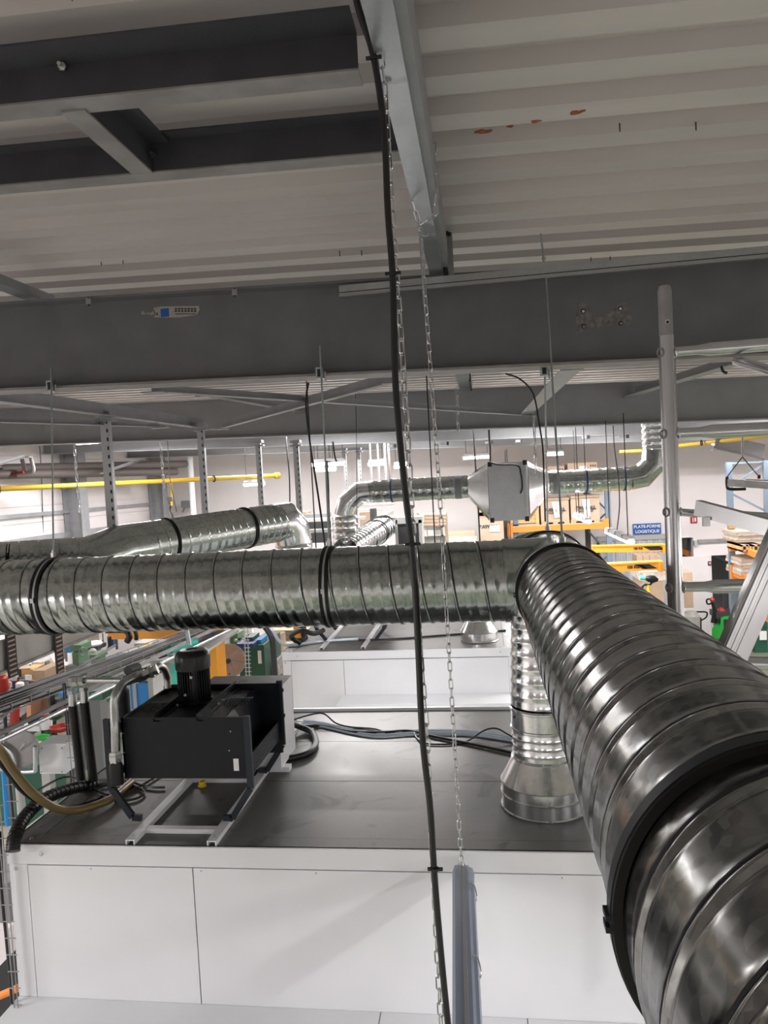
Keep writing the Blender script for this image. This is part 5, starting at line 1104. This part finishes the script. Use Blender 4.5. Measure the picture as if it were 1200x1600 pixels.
# cable tray
t = thing('cable_tray', 'wire cable tray running away along the left side', 'tray', (-3.05, 6, 2.8))
za = PX(0, 1118, -3.0).z; zb2 = PX(300, 1000, -3.0).z
zA = za; sl = (zb2-za)/(PX(300, 1000, -3.0).y-PX(0, 1118, -3.0).y)
def tz(y): return za+sl*(y-PX(0, 1118, -3.0).y)
for (dx_, dz) in ((0, 0), (0, .055), (-.12, -.01), (-.24, 0), (-.24, .055)): MB().tube([(-3.0+dx_, 2.5, tz(2.5)+dz), (-3.0+dx_, 12, tz(12)+dz)], .004, 6).build('wire', 'flange_steel', t)
y = 2.6
while y < 11.5:
    MB().tube([(-3.0, y, tz(y)+.055), (-3.0, y, tz(y)-.01), (-3.24, y, tz(y)-.01), (-3.24, y, tz(y)+.055)], .0035, 5).build('cross_wire', 'flange_steel', t); y += .2
for i in range(7):
    pts = [(-3.03-.028*i+.01*math.sin(k+i*2), 2.5+k*.9, tz(2.5+k*.9)+.02+.012*(i % 3)+.01*math.sin(k*1.3+i)) for k in range(11)]
    hose('tray_cable', ('outermost', 'second', 'third', 'fourth', 'fifth', 'sixth', 'innermost')[i]+' black cable in the wire tray counted from the cabinet side', 'cable', pts, .021 if i != 4 else .014, 'cable', k=3)
hose('tray_cable', 'grey cable leaving the tray at the left edge', 'cable', pl(((0, 1123, 4.2), (40, 1090, 4.6), (65, 1070, 5.0), (110, 1050, 5.4), (180, 1008, 6.2))), .012, 'flange_steel')
for (X_, a, b, r, l, m) in ((-2.78, (0, 1157), (398, 966), .014, 'bright steel tube running away beside the cabinet', 'galv'), (-2.84, (0, 1146), (380, 960), .012, 'dark steel bar just behind the bright tube', 'flange_steel'), (-5.2, (0, 1105), (330, 967), .018, 'thin steel rail beyond the cable tray', 'flange_steel')):
    p0, p1 = PX(*a, X_), PX(*b, X_); d = (p1-p0); p0 = p0-d*.2
    tag(MB().bar(p0, p1+d*.2, r*2, r*2).build('guide_rail', m) if m != 'galv' else MB().tube([p0, p1+d*.2], r, 10).build('guide_rail', m), l, 'rail')
# vertical wire guides with clips
for i, (x, y0, y1, Y) in enumerate(((100, 1070, 1225, 4.3), (108, 1075, 1225, 4.35), (-14, 1170, 1590, 3.30), (10, 1190, 1310, 3.5))):
    t = thing('wire_mesh_strip', ('left wire ladder strip beside the electric box', 'right wire ladder strip beside the electric box', 'long wire ladder strip down the left edge of the cabinet', 'short wire ladder strip at the cabinet corner')[i], 'wire mesh', P(x, y1, Y))
    for dx_ in (0, 6): MB().tube([P(x+dx_, y0, Y), P(x+dx_+(y1-y0)*.09, y1, Y)], .0028, 6).build('wire', 'flange_steel', t)
    n = int((y1-y0)/26)
    for k in range(n):
        yy = y0+10+k*26; xx = x+(yy-y0)*.09; MB().tube([P(xx-5, yy, Y), P(xx+12, yy, Y)], .0028, 6).build('cross_wire', 'flange_steel', t)
hose('black_cable', 'black cable hanging down the left edge past the cabinet corner', 'cable', pl(((-1, 1300, 3.33), (4, 1400, 3.33), (11, 1470, 3.33), (19, 1560, 3.33), (22, 1640, 3.33))), .010)
# dark legs under tray
for i, (x, y0, y1) in enumerate(((100, 1068, 1240), (6, 1100, 1330))):
    tag(MB().tube([P(x, y0, 4.6), P(x+(y1-y0)*.085, y1, 4.6)], .012, 8).build('support_post', 'ink'), ('thin black tray support beside the upright hoses', 'thin black tray support at the left edge')[i], 'support')
# electric box and round mirror-like disc frame
t = thing('electric_box', 'pale grey electric junction box left of the black hoses', 'box', P(84, 1210, 4.4)); fb(MB(), 61, 1163, 101, 1209, 4.4, .14).build('casing', 'white', t); fb(MB(), 60, 1162, 102, 1165, 4.39, .16).build('lid', 'white', t)
for (x, y) in ((65, 1169), (97, 1169), (65, 1206), (97, 1206)): MB().lathe(P(x, y, 4.385), (0, -1, 0), [(0, .005), (.003, .005)], 8).build('screw', 'mid_grey', t)
a = P(84, 1209, 4.45); MB().mm((a.x-.09, 4.45, a.z-.9), (a.x-.03, 4.51, a.z)).build('bracket_post', 'light_grey', t)
t = thing('disc_guard', 'round grey disc in a white bent-tube frame at the left edge', 'guard', P(32, 1200, 4.3)); q = P(34, 1170, 4.3)
MB().lathe(q, (.1, -1, .1), [(0, .12), (.015, .12), (.018, .11)], 40).build('disc', 'flange_steel', t)
MB().tube([q+V(0, -.03, 0), q+V(.055, -.04, .055)], .005, 8).build('pointer', 'screw', t)
MB().tube(smoothpath(pl(((-20, 1150, 4.25), (2, 1163, 4.25), (20, 1178, 4.25), (24, 1198, 4.25), (26, 1205, 4.25), (52, 1205, 4.25), (55, 1200, 4.25), (55, 1166, 4.25))), 4), .014, 10).build('bent_tube', 'galv', t)
fb(MB(), -20, 1178, 10, 1205, 4.35, .1).build('white_plate', 'light_grey', t)
# benches
def table(label, x0, y0, x1, y1, z, m='bench', legm='midgreen', h=.05, depth=None):
    a = PZ(x0, y1, z); b = PZ(x1, y0, z); xa, xb = min(a.x, b.x), max(a.x, b.x); ya, yb = a.y, b.y
    t = thing('work_bench', label, 'bench', ((xa+xb)/2, (ya+yb)/2, 0)); MB().mm((xa, ya, z-h), (xb, yb, z)).build('bench_top', m, t)
    for x in (xa+.05, xb-.12):
        for y in (ya+.05, yb-.12): MB().mm((x, y, 0), (x+.07, y+.07, z-h)).build('leg', legm, t)
    MB().mm((xa+.08, ya+.06, z-h-.10), (xb-.08, yb-.06, z-h)).build('apron', legm, t)
    return t, xa, xb, ya, yb
tb1 = table('long grey-topped work bench at far left with red and white things on it', -30, 1098, 118, 1150, .95)
tb2 = table('pale topped green bench beyond the upright hoses', 60, 1068, 200, 1100, .95, 'bench', 'midgreen')
tb3 = table('far workshop bench below the tray cables', 120, 1035, 270, 1058, .95, 'bench', 'midgreen')
tb4 = table('bench along the side wall carrying the open carton', 14, 1060, 90, 1082, 1.1, 'dark', 'dark')
def onb(x, y, z=.95): return PZ(x, y, z)
q = onb(95, 1141); t = thing('red_tray', 'small red tray on the grey bench', 'tray', q); MB().lathe(q, (0, 0, 1), [(0, .13), (.06, .17), (.06, .15), (.01, .12)], 6).build('tray', 'red', t)
q = onb(72, 1138); t = thing('white_jug', 'small white jug with red lid on the grey bench', 'jug', q); MB().lathe(q, (0, 0, 1), [(0, .09), (.14, .09), (.18, .04)], 12).build('jug', 'signwhite', t); MB().lathe(q+V(0, 0, .18), (0, 0, 1), [(0, .05), (.03, .05)], 10).build('lid', 'red', t)
q = onb(52, 1140); t = thing('bench_clamp', 'black and white bench clamp on the grey bench', 'tool', q); MB().mm(q-V(.3, .08, 0), q+V(.15, .08, .07)).build('base', 'signwhite', t); MB().mm(q-V(.04, .05, -.07), q+V(.07, .05, .42)).build('column', 'ink', t); MB().lathe(q+V(-.2, 0, .3), (1, 0, .2), [(-.15, .05), (0, .11), (.12, .05)], 12).build('motor', 'signwhite', t)
q = onb(66, 1153, .93); t = thing('green_bottle', 'green cloth lying on a white sheet at the left', 'cloth', q); MB().lathe(q, (1, .1, 0), [(-.1, .03), (.0, .06), (.12, .04)], 10).build('cloth', 'green', t)
tag(MB().mm(onb(38, 1158, .9)-V(.28, .12, 0), onb(38, 1158, .9)+V(.28, .12, .01)).build('paper_sheet', 'paper'), 'white paper sheet on the bench edge at left', 'paper')
q = onb(23, 1112, 1.3); tag(MB().lathe(q, (.1, 0, 1), [(-.2, .06), (.2, .07), (.26, .03)], 12).build('red_bottle', 'red'), 'red gas bottle on the bench at left', 'bottle')
t = thing('copper_rack', 'rack of copper-coloured bars beyond the bench', 'rack', P(60, 1110, 8.2))
for k in range(6): MB().bar(P(45, 1098+k*5-3, 8.2), P(75, 1086+k*5-3, 8.9), .05, .05).build('bar', 'copper', t)
for x in (44, 76): fb(MB(), x, 1082, x+3, 1125, 8.3, .1).build('post', 'dark', t)
t = thing('green_machine', 'green machine casing with dark drilled block beyond the bench', 'machine', P(90, 1118, 8.6)); fb(MB(), 77, 1074, 101, 1118, 8.7, .6).build('casing', 'midgreen', t); fb(MB(), 81, 1093, 100, 1118, 8.4, .25).build('drilled_block', 'pipebrown', t); fb(MB(), 91, 1083, 108, 1089, 8.4, .2).build('blue_cover', 'blue', t)
# open carton, bucket, red tool etc
t = thing('open_carton', 'open brown carton with loose flaps on the side bench', 'box', P(50, 1072, 11.42)); fb(MB(), 34, 1046, 52, 1070, 11.42, .6).build('box', 'wood', t, 0)
fb(MB(), 52, 1048, 70, 1068, 9.65, .5).build('side', 'card', t, 0); quad_plate(MB(), [P(52, 1071, 11.07), P(74, 1062, 11.30), P(72, 1057, 11.78), P(52, 1064, 11.54)], .01, (0, 0, 1)).build('flap', 'card2', t, 0); quad_plate(MB(), [P(30, 1046, 11.42), P(48, 1045, 11.42), P(46, 1039, 12.02), P(34, 1040, 12.02)], .01, (0, 0, 1)).build('flap', 'card2', t, 0); fb(MB(), 39, 1055, 49, 1063, 9.57, .02).build('paper_label', 'paper', t)
fb(MB(), 50, 1035, 66, 1048, 11.78, .3).build('paper_bag', 'film', t, 0)
def blob(name, label, cat, x, y, Y, r, m, h=1.6, n=12):
    r *= 1.19; q = P(x, y, Y); t = tag(MB().lathe(q-V(0, 0, r*h/2), (0, 0, 1), [(0, r*.85), (r*h*.1, r), (r*h*.85, r), (r*h, r*.7)], n).build(name, m), label, cat); return t
blob('bucket', 'white bucket beside the open carton', 'bucket', 31, 1071, 10.95, .055, 'paper'); blob('bucket', 'blue drum behind the white bucket', 'drum', 22, 1068, 11.30, .06, 'dkblue', 2); blob('jar', 'pale round jar above the blue drum', 'jar', 23, 1058, 11.30, .05, 'film', 2)
blob('coil', 'red cable coil hanging at the left edge', 'coil', 3, 1068, 10.47, .08, 'red', 2.6); blob('coil', 'smaller red coil under the first at the left edge', 'coil', 5, 1084, 10.47, .05, 'red', 1.8); blob('helmet', 'orange helmet at the left edge', 'helmet', 3, 1050, 10.47, .06, 'orange', 1.2)
blob('pot', 'orange pot right of the red coil', 'pot', 13, 1070, 10.83, .045, 'card', 2)
tag(fb(MB(), 14, 1045, 34, 1088, 11.78, .3).build('dark_cabinet', 'dark'), 'dark cabinet behind the bucket and drum', 'cabinet')
t = thing('vice', 'grey bench vice right of the open carton', 'vice', P(80, 1057, 11.66)); fb(MB(), 72, 1046, 90, 1051, 11.66, .25).build('bed', 'mid_grey', t); fb(MB(), 70, 1034, 73, 1047, 11.66, .1).build('jaw', 'mid_grey', t); fb(MB(), 76, 1036, 78, 1047, 11.66, .1).build('jaw', 'mid_grey', t)
blob('pulley', 'small wooden pulley on the side wall bench', 'pulley', 100, 1044, 11.42, .035, 'wood', 1.2)
# drill presses and grinders
def press(label, x, y, Y, s=1., m='midgreen'):
    t = thing('drill_press', label, 'machine', P(x, y+28*s, Y)); fb(MB(), x-5*s, y+8*s, x+5*s, y+26*s, Y, .3).build('base', m, t); fb(MB(), x-9*s, y-4*s, x+9*s, y+6*s, Y+.05, .3).build('head', m, t); g_ = P(x, y+26*s, Y+.15); MB().mm((g_.x-.12, g_.y-.1, 0), (g_.x+.12, g_.y+.1, g_.z)).build('pedestal', 'mid_grey', t)
    MB().lathe(P(x-1*s, y-4*s, Y+.2), (0, 0, 1), [(0, .09*s), (.10*s, .08*s), (.14*s, .04*s)], 16).build('motor', 'light_grey', t)
    MB().tube([P(x+2*s, y+26*s, Y+.2), P(x+1*s, y-4*s, Y+.2)], .025*s, 10).build('column', 'galv', t); MB().ring(P(x+11*s, y+6*s, Y), (1, -.6, 0), .06*s, .008*s, 20, 6).build('hand_wheel', 'mid_grey', t)
press('green drill press beyond the cable tray', 118, 1012, 10.5); press('smaller green press right of the first', 146, 1026, 10.2, .7)
t = thing('bench_grinder', 'white disc grinder on a dark stand under the cross duct', 'machine', P(145, 1030, 11.5)); MB().lathe(P(145, 1008, 11.4), (0, 0, 1), [(0, .14), (.03, .16), (.05, .14)], 24).build('disc', 'signwhite', t); fb(MB(), 138, 1010, 152, 1016, 11.5, .3).build('body', 'dark', t); fb(MB(), 142, 1016, 149, 1034, 11.5, .2).build('stand', 'mid_grey', t)
tag(fb(MB(), 136, 984, 155, 1003, 11.8, .1).build('hanging_bag', 'film'), 'pale plastic bag hanging behind the disc grinder', 'bag'); tag(fb(MB(), 168, 994, 177, 1012, 11.8, .15).build('work_coat', 'dkblue'), 'dark blue work coat hanging on the back board', 'coat')
tag(fb(MB(), 103, 1002, 111, 1020, 11.8, .15).build('work_coat', 'blue'), 'blue work coat hanging left of the green drill press', 'coat')
struct(MB().mm((-7.6, 12.6, 0), (-4.2, 12.7, 2.35)).build('wall_partition', 'wall'))
tag(fb(MB(), 210, 1005, 246, 1022, 10.8, .6).build('grey_cabinet', 'light_grey'), 'light grey cabinet behind the tray left of the motor', 'cabinet')
for (x0, y0, x1, y1, Y, m, n_, l, c) in ((200, 1016, 216, 1024, 9.6, 'mid_grey', 'tool_case', 'grey tool case on the far bench', 'case'), (215, 1014, 221, 1022, 9.5, 'yellow', 'yellow_part', 'yellow angled part on the far bench', 'part'), (185, 1022, 205, 1031, 9.0, 'light_grey', 'machine_slide', 'light grey slide of a small machine on the far bench', 'machine'), (163, 1030, 176, 1046, 8.6, 'dkblue', 'blue_lamp', 'dark blue round cover left of the pipe valves', 'cover'), (236, 1025, 246, 1031, 8.3, 'red', 'red_part', 'small red part left of the motor', 'part'), (205, 1036, 236, 1044, 8.0, 'paper', 'white_rag', 'white rag on the bench left of the motor', 'rag'), (248, 1024, 266, 1031, 8.0, 'dark', 'dark_case', 'dark case on papers left of the motor', 'case'), (262, 1026, 275, 1034, 7.8, 'paper', 'paper_sheet', 'white papers just left of the motor', 'paper'), (150, 1056, 178, 1066, 7.5, 'dkgreen', 'green_case', 'dark green case behind the horizontal pipe', 'case'), (139, 1080, 160, 1094, 7.5, 'dkgreen', 'green_box', 'dark green box between hoses and bent pipe', 'box')):
    tag(fb(MB(), x0, y0, x1, y1, Y, .35).build(n_, m, smooth=0), l, c)
t = thing('long_bench', 'grey-topped bench left of the motor with teal leg', 'bench', P(250, 1060, 8)); fb(MB(), 205, 1032, 300, 1036, 6.7, 1.4).build('bench_top', 'bench', t); fb(MB(), 268, 1036, 274, 1075, 7.7, .2).build('leg', 'teal', t); fb(MB(), 215, 1040, 260, 1075, 8.2, .8).build('drawer_unit', 'light_grey', t)
t = thing('blue_cabinet', 'bright blue board with pale edge behind the pipes', 'board', P(218, 1100, 6.5)); fb(MB(), 204, 1068, 232, 1108, 6.5, .1).build('board', 'blue', t); fb(MB(), 208, 1068, 213, 1112, 6.48, .02).build('pale_edge', 'light_grey', t); fb(MB(), 232, 1060, 240, 1105, 6.5, .3).build('post', 'light_grey', t)
t = thing('angle_grinder', 'green cylindrical tool with black end left of the motor', 'tool', P(265, 1016, 6.5)); MB().lathe(P(253, 1020, 6.5), P(300, 1004, 6.7)-P(253, 1020, 6.5), [(0, .045), (.05, .05), (.05, .03), (.09, .03), (.09, .04), (.35, .035)], 16).build('body', 'teal', t); MB().lathe(P(255, 1019, 6.48), P(230, 1027, 6.5)-P(255, 1019, 6.5), [(-.02, .05), (.05, .05), (.06, .04)], 16).build('black_end', 'rubber', t)
tag(MB().tube([P(292, 985, 5.2), P(296, 1008, 5.2)], .017, 10).build('zinc_post', 'rod'), 'short slanting zinc post above the motor', 'post')
# orange crane column and boom
t = thing('crane_column', 'tall orange steel column rising behind the motor', 'crane', P(325, 1070, 8.2)); MB().mm((P(300, 1020, 8.2).x, 8.2, 0), (P(338, 1020, 8.2).x, 8.5, 3.3)).build('column', 'orange', t)
MB().mm((P(313, 1020, 8.2).x, 8.18, 0), (P(315, 1020, 8.2).x, 8.2, 3.3)).build('edge_strip', 'card2', t)
t = thing('crane_boom', 'orange crane boom reaching left below the cross duct', 'crane', P(250, 985, 8.4)); MB().bar(P(185, 976, 8.9), P(310, 978, 8.6), .4, .26).build('boom', 'orange', t); MB().bar(P(185, 994, 8.9), P(300, 992, 8.6), .3, .02).build('lower_flange', 'orange', t)
t = thing('reel', 'large brown cable reel with six grey spokes behind the orange column', 'reel', P(356, 1060, 9)); q = P(357, 1032, 9.0); 
MB().lathe(q, (.25, -1, .0), [(0, .21), (.02, .21)], 48).build('disc', 'pinkwood', t); MB().ring(q+V(.003, -.01, 0), (.25, -1, 0), .212, .012, 48, 6).build('rim', 'flange_steel', t)
n_ = V(.25, -1, 0).normalized(); u_ = n_.cross(V(0, 0, 1)).normalized()
for k in range(6): a_ = k*math.pi/3+.25; MB().bar(q+n_*.025, q+n_*.025+(u_*math.cos(a_)+V(0, 0, 1)*math.sin(a_))*.22, .032, .012, n_).build('spoke', 'midgreen' if False else 'flange_steel', t)
MB().lathe(q+n_*.02, n_, [(0, .035), (.04, .03)], 12).build('hub', 'dark', t)
for a_, r_ in ((1.2, .13), (-1.3, .13), (-1.6, .17)): MB().lathe(q+n_*.02+(u_*math.cos(a_)+V(0, 0, 1)*math.sin(a_))*r_, n_, [(0, .01), (.004, .01)], 8).build('hole', 'ink', t)
t = thing('green_press', 'dark green machine with blue tray left of the second cabinet', 'machine', P(395, 1060, 9.3)); fb(MB(), 389, 1008, 415, 1100, 9.3, .8).build('casing', 'dkgreen', t); fb(MB(), 375, 1012, 389, 1100, 9.6, .5).build('side_casing', 'dkgreen', t); fb(MB(), 369, 1006, 396, 1013, 9.2, .5).build('blue_tray', 'dkblue', t); fb(MB(), 403, 1017, 408, 1037, 9.28, .02).build('notice', 'paper', t); fb(MB(), 397, 1000, 408, 1006, 9.4, .3).build('blue_bin', 'blue', t); fb(MB(), 384, 996, 395, 1006, 9.4, .3).build('green_head', 'dkgreen', t)
t = carton('cardboard stack in film left of the second cabinet', 405, 1036, 430, 1062, 9.6, .6, 'film', tape=False, name='wrapped_pallet'); carton('carton with dark print left of the second cabinet', 413, 1000, 430, 1036, 10.4, .6, 'card', tape=False)
for k in range(6): tag(MB().mm(P(425, 1003-k*3, 12)-V(.0, 0, .0), P(425, 1003-k*3, 12)+V(.9+.03*math.sin(k*3), .8, .028)).build('flat_carton', 'card' if k % 2 else 'card2'), ('lowest', 'second', 'third', 'fourth', 'fifth', 'topmost')[k]+' of the flat cardboard sheets behind the second cabinet corner', 'cardboard')
t = thing('yellow_lever', 'ochre bracket with black base on the second cabinet left end', 'bracket', P(467, 1004, 9.2)); MB().bar(P(461, 975, 9.2), P(469, 1003, 9.2), .06, .06).build('arm', 'orange', t); fb(MB(), 461, 999, 474, 1006, 9.1, .25).build('base', 'ink', t); MB().bar(P(470, 970, 9.3), P(473, 1000, 9.3), .12, .1).build('dark_arm', 'ink', t)
t = thing('control_gear', 'tangle of pipes and gear behind the orange column', 'machine', P(360, 1005, 10.5))
for k in range(14):
    a_ = P(338+random.random()*66, 980+random.random()*24, 10.5); MB().tube([a_, a_+V(random.uniform(-.12, .12), random.uniform(-.1, .1), random.uniform(-.12, .16))], random.uniform(.012, .03), 8).build('pipe', random.choice(['mid_grey', 'pipe', 'dkgreen', 'ink', 'copper']), t)
fb(MB(), 336, 985, 352, 1100, 11, .3).build('back_panel', 'light_grey', t); fb(MB(), 352, 990, 372, 1020, 11.3, .3).build('green_frame', 'midgreen', t)
t = thing('wire_mesh_strip', 'wire ladder strip before the dark green machine', 'wire mesh', P(384, 1060, 7.8))
for dx_ in (0, 5): MB().tube([P(381+dx_, 970, 7.8), P(385+dx_, 1062, 7.8)], .005, 6).build('wire', 'galv', t)
for k in range(14): MB().tube([P(379+k*.3, 975+k*6.2, 7.8), P(389+k*.3, 975+k*6.2, 7.8)], .005, 5).build('cross_wire', 'galv', t)
for i, pts in enumerate((((165, 985, 6.5), (195, 985, 6.6), (202, 995, 6.6), (198, 1003, 6.6)), ((185, 975, 6.6), (210, 985, 6.6), (213, 1000, 6.6)), ((172, 995, 6.4), (172, 1006, 6.4), (168, 1015, 6.4)))):
    hose('loose_cable', ('thick black', 'second black', 'thin black')[i]+' cable hanging out of the tray under the cross duct', 'cable', pl(pts), (.03, .02, .012)[i])
# things low at the left edge
tag(fb(MB(), -60, 1452, 16, 1580, 6.0, .6).build('beige_board', 'wall', smooth=0), 'beige board standing beside the cabinet at the lower left edge', 'board'); tag(fb(MB(), -60, 1380, 14, 1452, 6.1, .6).build('grey_block', 'mid_grey', smooth=0), 'grey casing above the beige board at the left edge', 'casing')
tag(MB().tube([P(-10, 1560, 3.6), P(30, 1543, 3.6)], .02, 10).build('orange_tube', 'rackorange'), 'orange tube end at the lower left corner', 'tube')
tag(fb(MB(), -60, 1210, 40, 1290, 5.6, .6).build('green_crate', 'dkgreen', smooth=0), 'dark green crate low behind the brown hose', 'crate')
tag(MB().tube([P(6, 1205, 4.8), P(12, 1290, 4.8)], .018, 8).build('blue_pole', 'blue'), 'blue pole at the left edge beside the brown hose', 'pole')
tag(fb(MB(), -60, 1575, 14, 1640, 4.0, .6).build('dark_crate', 'dark', smooth=0), 'dark crate in the lower left corner', 'crate')
tag(MB().lathe(P(29, 1215, 4.6), (0.02, 0, -1), [(0, .02), (.04, .026), (.3, .03)], 14).build('clear_bottle', 'light_grey'), 'pale narrow tube hanging below the round disc', 'tube')

# roof screw tips poking through the deck
for (x, y) in ((226, 124), (1087, 185), (159, 424), (193, 421), (531, 400), (565, 398), (953, 395), (923, 397), (968, 190), (113, 3)):
    c = PZ(x, y, 5.70); z = roofz(5.70, c.x); MB().lathe((c.x, c.y, z+.01), (0, 0, -1), [(0, .003), (.03, .0028), (.036, .0008)], 6).build('roof_screw', 'ink', bpy.data.objects['ceiling'])
# small parts heaped on the benches: nobody could count them
def clutter(name, label, cat, x0, x1, ya, yb, z, n, hmax=.12, mats=('mid_grey', 'dark', 'light_grey', 'paper', 'dkblue', 'red', 'midgreen', 'card', 'pipebrown', 'flange_steel', 'mid_grey', 'dark')):
    mb = MB(); mi = []
    for k in range(n):
        x = random.uniform(x0, x1); y = random.uniform(ya, yb); a = random.uniform(0, 3.1); l = random.uniform(.02, .14); w = random.uniform(.015, .07); h = random.uniform(.015, hmax); f0 = len(mb.f)
        d = V(math.cos(a), math.sin(a), 0)
        if k % 3: mb.bar(V(x, y, z+h/2)-d*l, V(x, y, z+h/2)+d*l, w, h)
        else: mb.lathe((x, y, z), (0, 0, 1), [(0, w*.6), (h*.7, w*.6), (h, w*.3)], 10)
        mi += [random.randrange(len(mats))]*(len(mb.f)-f0)
    o = mb.build(name, mats[0]); 
    for m_ in mats[1:]: o.data.materials.append(MT[m_])
    o.data.polygons.foreach_set('material_index', mi); tag(o, label, cat); o['kind'] = 'stuff'; return o
for (tb_, l, n) in ((tb1, 'mixed small parts and tools scattered on the long grey bench at far left', 60), (tb2, 'mixed small tools heaped on the bench beyond the upright hoses', 60), (tb3, 'mixed tools and parts on the far workshop bench', 70)):
    clutter('bench_clutter', l, 'tools', tb_[1]+.1, tb_[2]-.1, tb_[3]+.1, tb_[4]-.1, .95, n)
clutter('bench_clutter', 'dark tools and tins on the side wall bench', 'tools', tb4[1]+.1, tb4[2]-.1, tb4[3]+.1, tb4[4]-.1, 1.1, 50, .2)
q0, q1 = P(205, 1032, 6.9), P(300, 1032, 6.9)
clutter('bench_clutter', 'small tools and rags on the bench left of the motor', 'tools', q0.x+.05, q1.x-.05, 6.8, 8.0, q0.z+.0, 40, .08)
# back board of the workshop with hung tools
for k, (x, y, w_, h_, m_) in enumerate(((92, 1004, 3, 26, 'galv'), (97, 1000, 3, 30, 'galv'), (101, 1006, 2, 28, 'flange_steel'), (88, 1002, 2, 30, 'galv'), (158, 990, 2, 20, 'ink'), (180, 985, 2, 30, 'dark'))):
    tag(fb(MB(), x, y, x+w_, y+h_, 11.9, .04).build('hanging_tool', m_), ('first', 'second', 'third', 'fourth', 'fifth', 'sixth')[k]+' steel tool bar hung on the workshop partition under the cross duct', 'tool')
# shared group phrase for every kind that repeats
fam = {}
for o in C.objects:
    if o.parent is None and o.get('category') and not o.get('group'): fam.setdefault(o.name.split('.')[0], []).append(o)
for n_, os_ in fam.items():
    if len(os_) > 1:
        for o in os_: o['group'] = n_.replace('_', ' ')+'s in the hall' if not n_.endswith('s') else n_.replace('_', ' ')+' in the hall'
